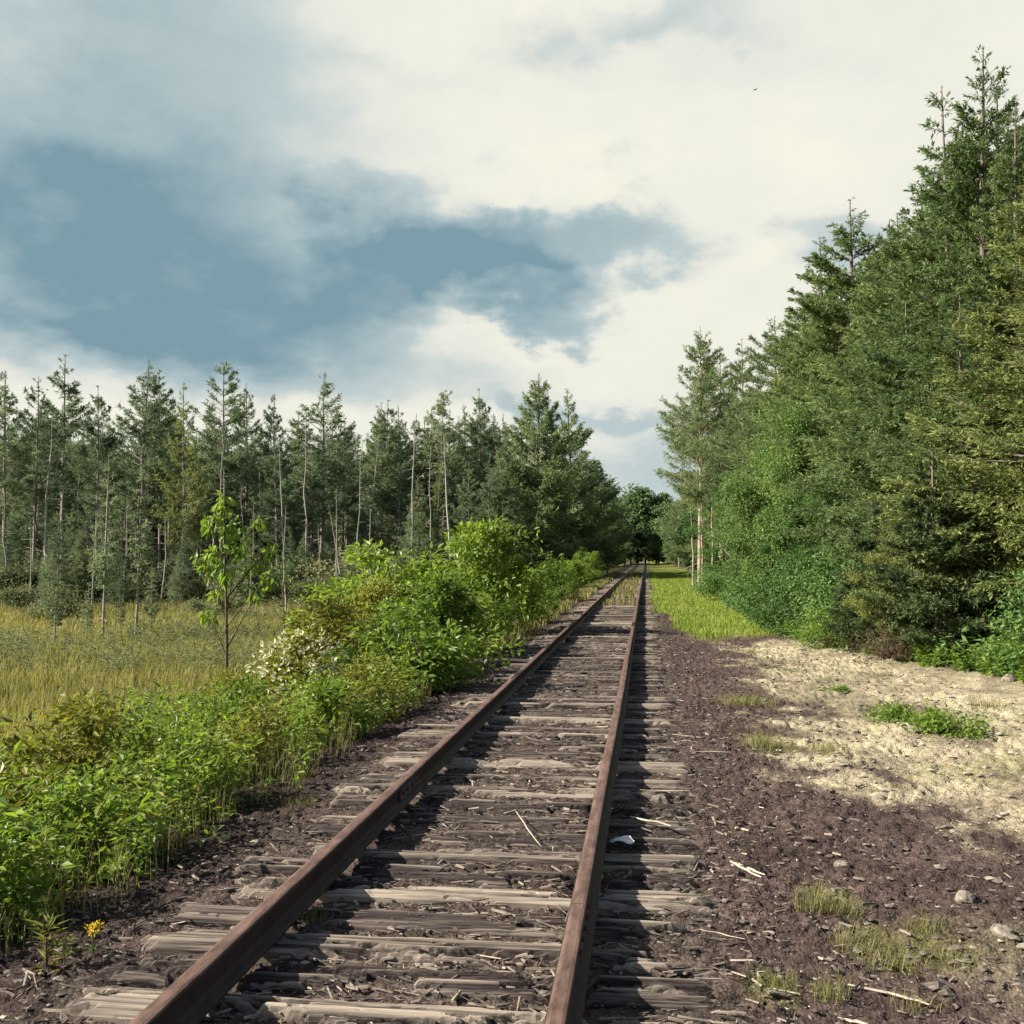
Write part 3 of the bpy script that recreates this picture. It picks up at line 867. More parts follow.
BL = [broadleaf(380 + i, 10, 3.0, 8500, .34, M['end_leaf'], M['bark'], base=.1, clumps=70, spread=.28) for i in range(3)]
for i in range(24):
    Y = 205 + (i % 4) * 14 + rng.uniform(-4, 4); X = -16 + i * 1.45 + rng.uniform(-1, 1)
    if Y < 238 and abs(X + 1.07) < 4.5: Y = 246
    H = top_z(646 + X / Y * 1050, 492 + abs(X + 1) * .5 + rng.uniform(-6, 14), Y) + 1
    put(BL[i % 3], 'leafy_tree', 'hazy green tree closing the view at the end of the track', 'tree', X, Y, H / 10, 'trees closing the end of the track')

for i in range(16):
    X = -13 + i * 1.7; Y = 239 + (i * 7 % 5) * 2
    put(BL[i % 3], 'shrub', 'leafy bush closing the shaded end of the track', 'shrub', X, Y, .33 + .1 * (i % 3), 'bushes closing the end of the track')
# ------------------------------------------------------------------ right-hand wood
WP = [conifer(400 + i, 16, [.3, .2][i], [3.9, 3.3][i], M['pine'], M['birch'], n_br=170, n_tw=20, n_sp=10, sl=.25, sw=.045, tip=.05, rise=(.7, .05), shape=[.75, .85][i], gap=.62, r0=.17, curl=.16, dead=12) for i in range(2)]
SP = [conifer(420 + i, 13, [.08, .1, .04, .12][i], [3.6, 3.1, 3.9, 3.2][i], M['spruce'], M['bark'], n_br=280, n_tw=27, n_sp=10, sl=.14, sw=.04, rise=(.65, -.3), shape=[.85, .8, .8, .95][i], r0=.15, curl=.14, tip=.04, gap=.36) for i in range(4)]
SPY = conifer(436, 13, .05, 3.7, M['yellow_conifer'], M['bark'], n_br=280, n_tw=27, n_sp=10, sl=.14, sw=.045, rise=(.65, -.3), shape=.7, r0=.15, curl=.14, tip=.04, gap=.4)
SP_THIN = conifer(440, 13, .25, 1.25, M['spruce'], M['bark'], n_br=120, n_tw=8, n_sp=6, sl=.14, sw=.04, rise=(.5, -.3), shape=.5, r0=.11, dead=40, tip=.06)
DT = [broadleaf(450 + i, 8, 2.7, 62000, .085, [M['leaf_dark'], M['leaf_far'], M['leaf_far']][i], M['bark'], base=.08, clumps=130, spread=.16) for i in range(3)]
ROUND = broadleaf(460, 8, 3.0, 75000, .11, M['round_leaf'], M['bark'], base=.04, clumps=90, spread=.24)
YS = conifer(470, 4.0, .02, 1.5, M['dark_spruce'], M['bark'], n_br=170, n_tw=30, n_sp=10, sl=.085, sw=.03, rise=(.55, -.1), shape=.85, r0=.035, curl=.1, tip=.05, gap=.2)
RW = 'trees of the right-hand wood'
right = [
    (699, 66, 326, WP[0], 16, 'pine_tree', 'tall white pine with open plumes and pale lit trunk nearest the track gap'),
    (722, 70, 345, WP[1], 16, 'pine_tree', 'slender pine close behind the tall white pine, right of it'),
    (746, 60, 338, WP[1], 16, 'pine_tree', 'pine with feathery top just left of the rounded green leafy tree'),
    (776, 54, 316, WP[0], 16, 'pine_tree', 'pine with spreading top rising behind the rounded green leafy tree'),
    (803, 50, 322, SP[2], 13, 'spruce_tree', 'broad grey-green spruce right behind the rounded green leafy tree'),
    (829, 38, 236, SP[0], 13, 'spruce_tree', 'pointed spruce with pale tip, lower of the two skyline points mid wood'),
    (860, 34, 204, SP[1], 13, 'spruce_tree', 'pointed spruce with pale tip, higher of the two skyline points mid wood'),
    (893, 31, 222, SP[3], 13, 'spruce_tree', 'ragged spruce in the skyline notch right of the two points'),
    (925, 28, 190, SP[2], 13, 'spruce_tree', 'broad spruce below the thin dead-looking spire'),
    (955, 25, 88, SP_THIN, 13, 'spruce_tree', 'thin sparse spire with few needles beside the tallest spruce'),
    (986, 23.5, 46, SP[0], 13, 'spruce_tree', 'tallest spruce of the wood, its spire reaching near the photo top'),
    (1022, 22, 110, SP[3], 13, 'spruce_tree', 'spruce cut by the photo border, just right of the tallest spire'),
    (1048, 19.5, 170, SPY, 13, 'spruce_tree', 'yellowish green full conifer at the right border of the photo'),
    (812, 43, 292, SP[3], 13, 'spruce_tree', 'lower spruce filling the skyline left of the two pale points'),
    (846, 37, 262, SP[2], 13, 'spruce_tree', 'spruce filling the dip between the two pale points'),
    (880, 33, 238, SP[0], 13, 'spruce_tree', 'spruce just right of the higher pale point, filling the notch'),
    (908, 30, 212, SP[1], 13, 'spruce_tree', 'spruce between the skyline notch and the thin spire'),
    (940, 27, 165, SP[3], 13, 'spruce_tree', 'full spruce directly left of the thin sparse spire'),
    (968, 26, 118, SP[2], 13, 'spruce_tree', 'full spruce between the thin spire and the tallest spruce'),
    (1003, 25, 85, SP[2], 13, 'spruce_tree', 'full spruce at the right shoulder of the tallest spruce'),
    (868, 29, 330, SP[3], 13, 'spruce_tree', 'grey-green full spruce in the middle of the wood below the skyline notch'),
    (915, 24, 300, SP[1], 13, 'spruce_tree', 'grey-green spruce in the middle of the wood above the small dark spruce'),
    (968, 21.5, 290, SP[2], 13, 'spruce_tree', 'wide boughed spruce below the tallest spruce'),
    (790, 32, 412, ROUND, 8, 'leafy_tree', 'rounded bright green leafy tree in front of the pines'),
    (838, 29, 470, DT[0], 8, 'leafy_tree', 'low deep green leafy tree right of the rounded bright one'),
    (748, 55, 455, DT[0], 8, 'leafy_tree', 'narrow deep green leafy tree left of the rounded bright one'),
    (936, 19.3, 448, YS, 4, 'spruce_tree', 'small dark young spruce standing at the front of the wood'),
    (872, 21.2, 500, YS, 4, 'spruce_tree', 'small young spruce half lost in leaves, left of the darker young spruce'),
    (1014, 19.5, 455, DT[2], 8, 'leafy_tree', 'young leafy tree low in front, right of the small dark spruce'),
    (900, 20.5, 512, DT[1], 8, 'leafy_tree', 'knee-branched young leafy tree between the two young spruces'),
]
for px, Y, ty, parts, hm, nm, lab in right:
    X = PX(px, Y); z0 = float(base_z(np.array(X), np.array(Y)))
    H = top_z(px, ty, Y) - z0 + .05
    put(parts, nm, lab, 'tree', X, Y, H / hm, RW, .012)
for i in range(30):
    Y = rng.uniform(24, 60); X = rng.uniform(8, 17) + (Y - 24) * .05
    if X / Y > .6: continue
    H = rng.uniform(7, 10.2)
    put((SP + [DT[1]])[i % 5], ['spruce_tree', 'leafy_tree'][i % 5 == 4], 'tree deep inside the right-hand wood, mostly behind the front trees', 'tree', X, Y, H / (13 if i % 5 < 4 else 8), 'trees deep in the right-hand wood')
for i in range(26):
    Y = 70 + i * 6 + rng.uniform(-2, 2)
    X = 4.8 + rng.uniform(0, 7) * (1 if i % 2 else .25)
    put((WP + SP[:2] + BL[:1])[i % 5], ['pine_tree', 'pine_tree', 'spruce_tree', 'spruce_tree', 'leafy_tree'][i % 5], 'tree lining the far track beyond the tall white pine', 'tree', X, Y, rng.uniform(.55, .85), 'trees lining the far track, wood side')
# pale trunks under the white pine
PB = [snag(480 + i, 7, .12, 6, .5) for i in range(2)]
for p_ in PB: p_[0][1].materials[0] = M['birch']
for px, Y, s, lab in ((711, 60, .75, 'pale sunlit trunk under the white pine, the brightest of three'), (703, 62, .72, 'pale sunlit trunk under the white pine, the middle one'), (693, 65, .7, 'pale thin trunk under the white pine, nearest the track')):
    put(PB[0], 'dead_tree', lab, 'dead tree', PX(px, Y), Y, s, 'pale trunks under the white pine')

# ------------------------------------------------------------------ shrubs
def shrub_set(seed, H, Rc, n, leaf, mat, k=3, clumps=34, spread=.33, lw=.5):
    return [broadleaf(seed + i, H, Rc, n, leaf, mat, M['twig'], base=.03, multi=7, clumps=clumps, spread=spread, lw=lw, name=('stems', 'foliage'), r0=.018) for i in range(k)]


SB = shrub_set(500, 1.15, .75, 2900, .082, M['leaf'])
SO = shrub_set(510, 1.15, .75, 2600, .075, M['leaf_olive'], 2)
SM = shrub_set(520, 2.6, 1.25, 5200, .12, M['leaf'], 3, 44, .27)
SMO = shrub_set(530, 2.2, 1.2, 6000, .10, M['leaf_olive'], 1, 44)
SR = shrub_set(540, 1.9, 1.25, 8000, .085, M['leaf_blue'], 2, 46)
SRO = shrub_set(550, 1.3, .9, 4200, .075, M['leaf'], 2, 40)
NEARG = 'leafy shrubs on the bank beside the track'
near_shrubs = [
    (-3.75, 5.3, .62, SB[0], 'leafy green shrub nearest the camera in the lower left corner'),
    (-4.6, 6.4, .95, SB[1], 'bright green shrub against the left border, behind the corner shrub'),
    (-3.75, 6.5, .62, SB[2], 'low shrub with shaded front just beyond the corner shrub'),
    (-4.55, 7.8, .95, SO[0], 'yellowish green shrub with glossy leaves, left border side of the bank'),
    (-3.8, 7.9, .66, SB[0], 'low green shrub casting deep shade on the bank by the dark ties'),
    (-5.6, 7.6, 1.0, SB[2], 'broad leaved green shrub farthest left on the near bank'),
    (-4.7, 9.3, .85, SB[1], 'pale green leafy shrub below the young sapling, left of it'),
    (-3.85, 9.4, .66, SO[1], 'small yellowish shrub at the bank edge below the young sapling'),
    (-5.6, 9.6, .9, SO[0], 'olive shrub left of the pale green shrub on the near bank'),
    (-3.75, 11.0, .72, SB[2], 'mid green shrub at the bank edge just past the sapling'),
    (-4.7, 11.1, .8, SB[0], 'green shrub directly in front of the sapling stem'),
    (-3.6, 12.4, .7, SO[1], 'reddish yellow-tinged shrub at the bank edge below the white blossom bush'),
    (-5.6, 13.4, .75, SO[0], 'olive shrub just left under the white blossom bush'),
    (-3.55, 14.4, 1.25, SB[1], 'bright green shrub at the bank edge right of the white blossom bush'),
]
for X, Y, s, parts, lab in near_shrubs:
    put(parts, 'shrub', lab, 'shrub', X + .2, Y, s * 1.0, NEARG, .03)
mid_shrubs = [
    (-5.0, 16.2, .78, SMO[0], 'olive yellow shrub forming the left shoulder of the tall thicket'),
    (-3.9, 16.8, .62, SM[0], 'bright green shrub at the foot of the tall thicket, near the rail'),
    (-4.8, 18.6, .85, SMO[0], 'rust-tinged olive shrub behind the left shoulder of the thicket'),
    (-3.7, 19.3, .8, SM[1], 'dense green shrub at the thicket front, above the dark log'),
    (-5.0, 20.5, 1.1, SM[2], 'tall green bush whose dark leafy top stands left in the thicket'),
    (-4.2, 23.2, .62, SM[0], 'light green bush in the middle of the thicket'),
    (-3.65, 25.5, 1.3, SM[1], 'tallest light green bush with an airy top, right in the thicket'),
    (-3.6, 29.5, .72, SM[2], 'green bush at the right end of the thicket by the rail'),
    (-6.4, 26.0, .8, SM[1], 'green bush at the back of the thicket between its two tops'),
    (-4.0, 34.0, .72, SM[0], 'rounded bush first beyond the thicket along the rail'),
    (-4.4, 39.0, .78, SM[1], 'rounded dark bush second beyond the thicket along the rail'),
    (-3.9, 44.0, .8, SM[2], 'low bright bush third beyond the thicket along the rail'),
    (-4.5, 51.0, .8, SM[0], 'bright bush fourth beyond the thicket along the rail'),
    (-4.1, 60.0, .85, SM[1], 'bush fifth beyond the thicket along the rail'),
    (-4.3, 70.0, 1.0, SM[2], 'bush under the big pointed conifer beside the rail'),
    (-4.6, 82.0, 1.1, SM[0], 'farthest sunlit bush beside the rail before the shade'),
]
for X, Y, s, parts, lab in mid_shrubs:
    put(parts, 'shrub', lab, 'shrub', X, Y, s, 'thicket shrubs beside the track', .03)
RG = 'shrubs along the front of the right-hand wood'
right_shrubs = [
    (3.4, 26.5, .95, SR[0], 'bluish green ferny shrub at the end of the bright grass strip'),
    (4.3, 25.0, 1.15, SR[1], 'taller bluish green shrub right of the one by the grass strip'),
    (3.7, 22.3, .72, SRO[0], 'light green low shrub at the edge of the sandy ground'),
    (4.9, 22.6, 1.2, SR[0], 'large deep green shrub behind the brown dead bush'),
    (5.5, 20.0, .75, SRO[1], 'yellow-green shrub just right of the brown dead bush'),
    (6.3, 20.6, 1.0, SR[1], 'deep green shrub at the foot of the small dark spruce'),
    (5.8, 17.2, .62, SRO[0], 'low light green shrub on the bank right of the small dark spruce'),
    (6.6, 17.3, 1.0, SR[0], 'deep green shrub near the right border, behind the low light green one'),
    (6.1, 15.0, .6, SRO[1], 'broad leaved low shrub at the right border of the photo'),
    (7.0, 15.4, 1.0, SR[1], 'dark leafy shrub at the right border, above the sandy bank'),
    (3.5, 31.0, .95, SR[1], 'green shrub behind the bright grass strip, below the rounded leafy tree'),
    (3.7, 37.0, .95, SR[0], 'green shrub halfway along the bright grass strip'),
    (3.6, 45.0, 1.0, SR[1], 'green shrub toward the far end of the bright grass strip'),
    (3.6, 55.0, 1.0, SR[0], 'green shrub at the foot of the tall white pine'),
]
for X, Y, s, parts, lab in right_shrubs:
    put(parts, 'shrub', lab, 'shrub', X, Y, s, RG, .03)
DB = broadleaf(570, .62, .62, 1900, .07, M['brown_leaf'], M['twig'], base=.02, multi=9, clumps=24, spread=.35, lw=.2, name=('stems', 'twigs'), r0=.016)
x, y = G(886, 661, -.05); put(DB, 'dead_bush', 'brown dry twiggy bush lying at the edge of the sandy ground', 'dead bush', x, y, 1.25)
CB = shrub_set(580, .34, .42, 1500, .05, M['leaf'], 2, 26, .4)
for px, py, s, k, lab in ((897, 722, .85, 0, 'small green clump on the pale sand, left one of the pair'), (948, 736, 1.0, 1, 'small green clump on the pale sand, wider right one of the pair'), (838, 692, .5, 1, 'tiny thin green seedling alone on the pale sand')):
    x, y = G(px, py, -.12); put(CB[k], 'shrub', lab, 'shrub', x, y, s if k or s > .8 else s, 'clumps on the pale sand')
# white blossom bush
WB = broadleaf(590, 1.25, .55, 1700, .085, M['leaf_olive'], M['twig'], base=.05, multi=6, clumps=26, spread=.36, name=('stems', 'foliage'), r0=.016)
rb = np.random.default_rng(3)
u = nrm(rb.normal(0, 1, (220, 3)) + [.1, -.5, .35])
p = u * np.array([.5, .5, .5]) * rb.uniform(.8, 1.1, (220, 1)) + [0, 0, .72]
bl = MB()
for _ in range(3):
    v, q = leaves(p + rb.normal(0, .012, p.shape), u + rb.normal(0, .6, u.shape), nrm(u + rb.normal(0, .4, u.shape)), rb.uniform(.045, .09, 220), rb.uniform(.028, .05, 220), .2)
    bl.add(v, q, tint=np.repeat(rb.random(220), 4))
WB = WB + [('blossom', bl.mesh('blossom', M['white_leaf']))]
x, y = G(302, 712, -.5)
put(WB, 'shrub', 'bush dotted with creamy white blossom left of the thicket', 'shrub', PX(300, 13.9), 13.9, 1.05, rz=0)

# young saplings with drooping leaf clusters
def sapling(seed, H, clusters, leaf, n_per, mat):
    r = np.random.default_rng(seed)
    k = 9; s = np.linspace(0, 1, k)
    p = np.stack([.05 * np.sin(s * 5) * H * .15, .02 * np.cos(s * 4), s * H], 1)
    mb = MB(); v, q = tubes(p[None], (.022 * (1 - .8 * s) + .004)[None] * H / 3.6, 6); mb.add(v, q, tint=.4)
    fol = MB()
    for (cx, cy, cz, cr) in clusters:
        c = np.array([cx, cy, cz]); zt = max(.2 * H, cz - .28 * H * r.uniform(.5, 1.1)); zt = min(zt, H * .97)
        b = np.array([np.interp(zt, p[:, 2], p[:, 0]), np.interp(zt, p[:, 2], p[:, 1]), zt])
        ln = np.stack([b, (b + c) / 2 + [0, 0, .04], c])
        v, q = tubes(ln[None], np.array([[.011, .008, .004]]), 4); mb.add(v, q, tint=.4)
        n = int(n_per * (cr / .3) ** 2)
        e = nrm(r.normal(0, 1, (n, 3))) * r.random((n, 1)) ** .5 * cr; e[:, 2] *= 1.15
        d = nrm(nrm(e) * .5 + r.normal(0, .35, (n, 3)) + [0, 0, -.75])
        L = leaf * r.uniform(.65, 1.25, n)
        v, q = leaves(c + e, d, nrm(r.normal(0, 1, (n, 3)) + [0, -.4, .2]), L, L * .42, .15)
        fol.add(v, q, tint=np.repeat(r.random(n), 4))
    return [('stem', mb.mesh('stem', M['twig'], True)), ('leaves', fol.mesh('leaves', mat))]


SY = 15.5
m_px = SY / F_PX
def cl(px, py, r, dy=0): return ((px - 226) * m_px, dy, top_z(226, py, SY) + .62, r)
z0 = float(base_z(np.array(PX(226, SY)), np.array(SY)))
c1 = [((px - 226) * m_px, dy, top_z(226, py, SY) - z0, r) for px, py, r, dy in (
    (222, 500, .2, 0), (228, 525, .26, .1), (210, 520, .2, -.1), (240, 545, .22, .1), (218, 550, .22, -.1), (204, 565, .2, .1), (228, 570, .22, -.1), (262, 520, .13, 0),
    (270, 548, .2, .1), (272, 575, .17, 0), (262, 590, .13, -.1), (192, 555, .12, .1), (206, 612, .15, 0), (250, 565, .16, .15), (214, 590, .13, .1))]
c1 = [(a_, b_, c_, d_ * .72) for a_, b_, c_, d_ in c1]
thing('sapling', 'slim young sapling with drooping bright leaf clusters standing alone before the bog', 'sapling',
      sapling(600, top_z(226, 482, SY) - z0, c1, .14, 210, M['sapling_leaf']), (PX(226, SY), SY, z0 - .03))
thing('sapling', 'thin bare-stemmed sapling between the leafy sapling and the thicket', 'sapling',
      sapling(601, 2.6, [(.05, 0, 2.5, .22), (-.15, .1, 2.2, .18), (.15, -.1, 2.1, .16)], .1, 40, M['leaf_dark']), (PX(284, 24), 24, float(base_z(np.array(PX(284, 24)), np.array(24.)))))

# ------------------------------------------------------------------ grasses and low growth
def grass_patch(name, x, y, h, w, mat, label, seed, zfun=base_z, lean=.45):
    r = np.random.default_rng(seed)
    n = len(x)
    p = np.stack([x, y, zfun(x, y) - .01], 1)
    hh = h * r.uniform(.5, 1.3, n)
    v, q = blades(p, hh, w * r.uniform(.6, 1.4, n), r, lean)
    t = np.clip(fbm(x * .5, y * .5, 71, 3) * .8 + r.normal(0, .22, n), 0, 1)
    o = link(name, make_mesh(name, v, q, None, mat, False, tint=np.repeat(t, 6)))
    tag(o, label, kind='stuff')


r = np.random.default_rng(21)
n = 210000
y = 6 + 56 * r.random(n) ** 1.25; x = -5.2 - r.random(n) ** 1.1 * (6 + y * .62)
k = r.random(n) < (.35 + fbm(x * .4, y * .4, 75, 3))
x, y = x[k], y[k]
hill = .24 + .25 * fbm(x * .25, y * .25, 77, 3)
grass_patch('bog_grass', x, y, hill, .005 + .00055 * y, M['grass'], 'yellow-green sedge and grass covering the open bog', 1)
n = 90000
y = 23 + 100 * r.random(n) ** 1.6; x = r.uniform(.1, 4.6, n)
k = r.random(n) < strip_mask(x, y) * sstep(.28, .55, fbm(x * 1.2, y * .5, 78, 4))
x, y = x[k], y[k]
grass_patch('verge_grass', x, y, .06 + .16 * fbm(x, y * .4, 79, 3), .004 + .00055 * y, M['strip_grass'], 'bright yellow-green grass strip between track and wood', 2, full_z)
# grass verge left of the rails in the distance, and between the rails far off
n = 42000
y = 17 + 95 * r.random(n) ** 1.2; x = r.uniform(-4.2, -2.35, n)
k = r.random(n) < sstep(-2.3, -3.0, x + .5 * fbm(x, y * .3, 83, 3)) * (.4 + .6 * sstep(24, 34, y))
k2 = r.random(n) < .07
xb = r.uniform(-1.6, -.5, n); bm = k2 & (y > 38)
x = np.where(bm, xb, x); k = k | (bm & (fbm(xb * 2, y * .4, 85, 3) > .52))
x, y = x[k], y[k]
grass_patch('trackside_grass', x, y, .16 + .16 * fbm(x, y * .3, 81, 3), .005 + .0006 * y, M['tuft_grass'], 'weedy grass along the rails farther off', 3, full_z)
# tufts on the shoulder: countable
r = np.random.default_rng(44)


def tuft_mesh(seed, n, h, rad, w=.005, lean=.7):
    q_ = np.random.default_rng(seed)
    a = q_.uniform(0, 6.283, n); rr = rad * q_.random(n) ** .7
    p = np.stack([np.cos(a) * rr, np.sin(a) * rr, np.full(n, -.02)], 1)
    v, q = blades(p, h * q_.uniform(.4, 1.2, n), np.full(n, w), q_, lean)
    return make_mesh('grass_tuft', v, q, None, M['tuft_grass'], False, tint=np.repeat(np.clip(q_.normal(.5, .28, n), 0, 1), 6))


TU = [tuft_mesh(700 + i, [150, 210, 110][i], [.17, .11, .09][i], [.13, .19, .10][i], .0032, .95) for i in range(3)]
for px, py, k, s, lab in ((815, 918, 0, 1, 'upright dry grass tuft below the small grey rock'), (845, 920, 2, 1.1, 'short grass tuft just right of the upright dry one'),
                          (868, 955, 1, 1, 'yellow-green grass tuft midway in the lower right earth'), (888, 975, 2, 1.3, 'low grass tuft above the long pale stick'),
                          (925, 935, 0, .8, 'sparse grass tuft nearest the stones in the lower right'), (945, 965, 1, .8, 'low spread tuft right of the sparse one, lower right'),
                          (775, 1002, 2, 1.1, 'small tuft beside the crossed pale sticks at the bottom'), (830, 1008, 0, .7, 'thin tuft at the bottom edge right of the crossed sticks'),
                          (915, 1012, 2, 1.2, 'tuft touching the end of the long pale stick'), (738, 706, 1, 1.7, 'wide yellow-green grass tuft on the dark shoulder near the sand'),
                          (758, 705, 1, 1.6, 'grass tuft directly right of the wide yellow-green one'), (760, 750, 0, 1.3, 'dry brownish grass tuft below the wide yellow-green pair'),
                          (778, 752, 1, 1.3, 'dry low tuft right of the dry brownish one'), (825, 752, 1, 1.2, 'faint low tuft on the edge of the pale sand'),
                          (990, 715, 1, 1.5, 'pale dry tuft on the sand beside the green clumps')):
    x, y = G(px, py, -.13)
    o = link('grass_tuft', TU[k], None, (x, y, float(full_z(np.array([x]), np.array([y]))[0])), (0, 0, r.uniform(0, 6)), s)
    tag(o, lab, 'grass tuft', 'grass tufts on the bare shoulder')
x, y = G(274, 915, 0)
o = link('grass_tuft', TU[2], None, (-1.74, 5.35, -.04), (0, .2, 1), 1.0); tag(o, 'weed tuft growing against the inner side of the bank-side rail', 'grass tuft', 'grass tufts on the bare shoulder')
for i, (px, py) in enumerate(((305, 775), (303, 808), (440, 735), (505, 690))):
    x, y = G(px, py, -.1)
    o = link('grass_tuft', TU[i % 3], None, (x, y, float(full_z(np.array([x]), np.array([y]))[0])), (0, 0, i), .9)
    tag(o, ('yellowish weed on the earth between near shrubs and ties', 'small weed tuft beside the rough tie ends', 'weed tuft at the foot of the bright green thicket', 'yellow-tinged weed near the dark log')[i], 'grass tuft', 'grass tufts on the bare shoulder')


def herbs(name, x, y, hmax, leaf, mat, label, seed, per=14, lw=.4):
    r = np.random.default_rng(seed)
    k = fbm(x * 1.1 + seed * 7, y * .9, 88, 3) > .44
    x, y = x[k], y[k]
    n = len(x)
    z = base_z(x, y); h = hmax * r.uniform(.35, 1.1, n)
    i = np.repeat(np.arange(n), per); m = len(i)
    t = r.random(m) ** .6
    bend = r.normal(0, .3, (n, 2))
    p = np.stack([x[i] + bend[i, 0] * t * h[i], y[i] + bend[i, 1] * t * h[i], z[i] + t * h[i]], 1)
    a = r.uniform(0, 6.283, m)
    d = np.stack([np.cos(a), np.sin(a), r.normal(.1, .45, m)], 1)
    L = leaf * r.uniform(.5, 1.4, m) * (1 + .015 * y[i])
    v, q = leaves(p, d, nrm(np.array([0, 0, 1.]) + r.normal(0, .45, (m, 3))), L, L * lw, .15)
    tint = np.clip((r.random(n) * .4)[i] + r.random(m) * .5 + .15 * t, 0, 1)
    o = link(name, make_mesh(name, v, q, None, mat, False, tint=np.repeat(tint, 4)))
    tag(o, label, kind='stuff')


r = np.random.default_rng(23)
n = 3000
y = 4.6 + 13 * r.random(n) ** 1.2; x = -3.05 - 4.5 * r.random(n) ** 1.1 + (fbm(y * .8, y * 0, 91, 3) - .5) * .7
herbs('bank_undergrowth', x, y, .68, .075, M['leaf'], 'leafy weeds filling the bank between the shrubs', 1)
n = 2500
y = 5 + 16 * r.random(n) ** 1.2; x = -3.1 - 3.7 * r.random(n)
herbs('bank_weeds', x, y, .8, .055, M['leaf_olive'], 'yellowish weeds mixed into the bank growth', 2, lw=.3)
n = 5500
y = 4.5 + 14 * r.random(n) ** 1.2; x = -2.95 - 3.2 * r.random(n) ** 1.3 + (fbm(y * .8, y * 0, 91, 3) - .5) * .5
grass_patch('bank_grass', x, y, np.full(n, .38), np.full(n, .005), M['tuft_grass'], 'long thin grass at the shaded foot of the bank', 7)
n = 4200
y = 14.5 + 75 * r.random(n) ** 1.5; x = np.interp(y, [14, 17, 20, 26, 40, 90], [6.0, 5.3, 4.3, 3.2, 3.3, 4.0]) + 4.5 * r.random(n) ** 1.5 - .2
herbs('wood_undergrowth', x, y, .55, .10, M['leaf_blue'], 'ferns and weeds under the front of the right-hand wood', 3, lw=.35)
n = 3000
y = 13 + 25 * r.random(n) ** 1.2; x = np.interp(y, [13, 15.5, 19, 22, 26, 40], [6.2, 5.4, 4.5, 3.9, 3.2, 3.2]) + 1.1 * r.random(n)
herbs('wood_edge_weeds', x, y, .35, .075, M['leaf'], 'light green weeds along the edge of the sandy ground', 4, lw=.4)
n = 22000
y = 14 + 50 * r.random(n); x = PX(0, 1) * 0 - 6 - r.random(n) * (y * .62)
k = fbm(x * .22, y * .3, 95, 3) > .50
herbs('bog_heath', x[k], y[k], .72, .075, M['bog_shrub'], 'low olive heath hummocks scattered over the bog', 5, per=10, lw=.35)

# ------------------------------------------------------------------ small single things
def stick_mesh(L, w, seed, split=False):
    r = np.random.default_rng(seed)
    k = 9; s = np.linspace(-.5, .5, k)
    mb = MB()
    for j in range(2 if split else 1):
        p = np.stack([s * L * (1 - .2 * j), (fbm(s * 4, s * 0 + seed, seed, 3) - .5) * w * 2.5 + j * w * 1.4 + j * s * w * 1.5, w * .45 + (fbm(s * 3, s * 0, seed + 5, 2) - .5) * w], 1)
        v, q = tubes(p[None], (w * .5 * (1 - .55 * np.abs(s) * 1.6) * (1 + r.normal(0, .12, k)))[None], 6)
        v[:, 2] = (v[:, 2] - w * .45) * .65 + w * .45
        n0 = len(v)
        mb.add(v, np.concatenate([q, [[0, 1, 2, 3], [0, 3, 4, 5], [n0 - 3, n0 - 4, n0 - 5, n0 - 6], [n0 - 1, n0 - 2, n0 - 3, n0 - 6]]]), tint=np.repeat(r.uniform(.6, 1, k), 6))
    return mb.mesh('stick', M['chip'])


for i, (px0, py0, px1, py1, w, sp, lab) in enumerate((
    (729, 863, 759, 879, .022, True, 'pale split stick lying askew on the dark earth, mid shoulder'),
    (630, 828, 672, 838, .02, False, 'pale thin stick just beyond the white scrap'),
    (848, 984, 930, 1003, .02, False, 'long pale stick along the bottom right among the tufts'),
    (736, 983, 800, 996, .016, False, 'long pale stick beside the small tuft at the bottom'),
    (760, 998, 800, 1012, .012, False, 'thin pale stick crossing the small tuft at the bottom'),
    (838, 1014, 875, 1024, .02, False, 'short pale stick cut by the bottom edge of the photo'),
    (836, 992, 850, 999, .014, False, 'tiny pale splinter left of the long bottom stick'),
    (690, 753, 730, 754, .012, False, 'thin grey stick lying level on the shoulder beyond the tie ends'),
    (672, 737, 700, 740, .014, False, 'thin grey stick farthest up on the dark shoulder'),
    (515, 822, 540, 858, .010, False, 'curled pale splinter standing on the tie between the rails'),
    (640, 800, 690, 801, .012, False, 'dark level stick right of the rail beyond the white scrap'),
    (700, 935, 745, 945, .008, False, 'thin dark twig on the earth left of the tufts'))):
    (x0, y0), (x1, y1) = G(px0, py0, -.08), G(px1, py1, -.08)
    cx, cy = (x0 + x1) / 2, (y0 + y1) / 2
    zc = max(float(full_z(np.array([cx]), np.array([cy]))[0]), -.16) if cx > .3 else -.008
    o = link('stick', stick_mesh(math.hypot(x1 - x0, y1 - y0), w, 800 + i, sp), None, (cx, cy, zc), (0, 0, math.atan2(y1 - y0, x1 - x0)))
    tag(o, lab, 'stick', 'loose sticks on the ground')
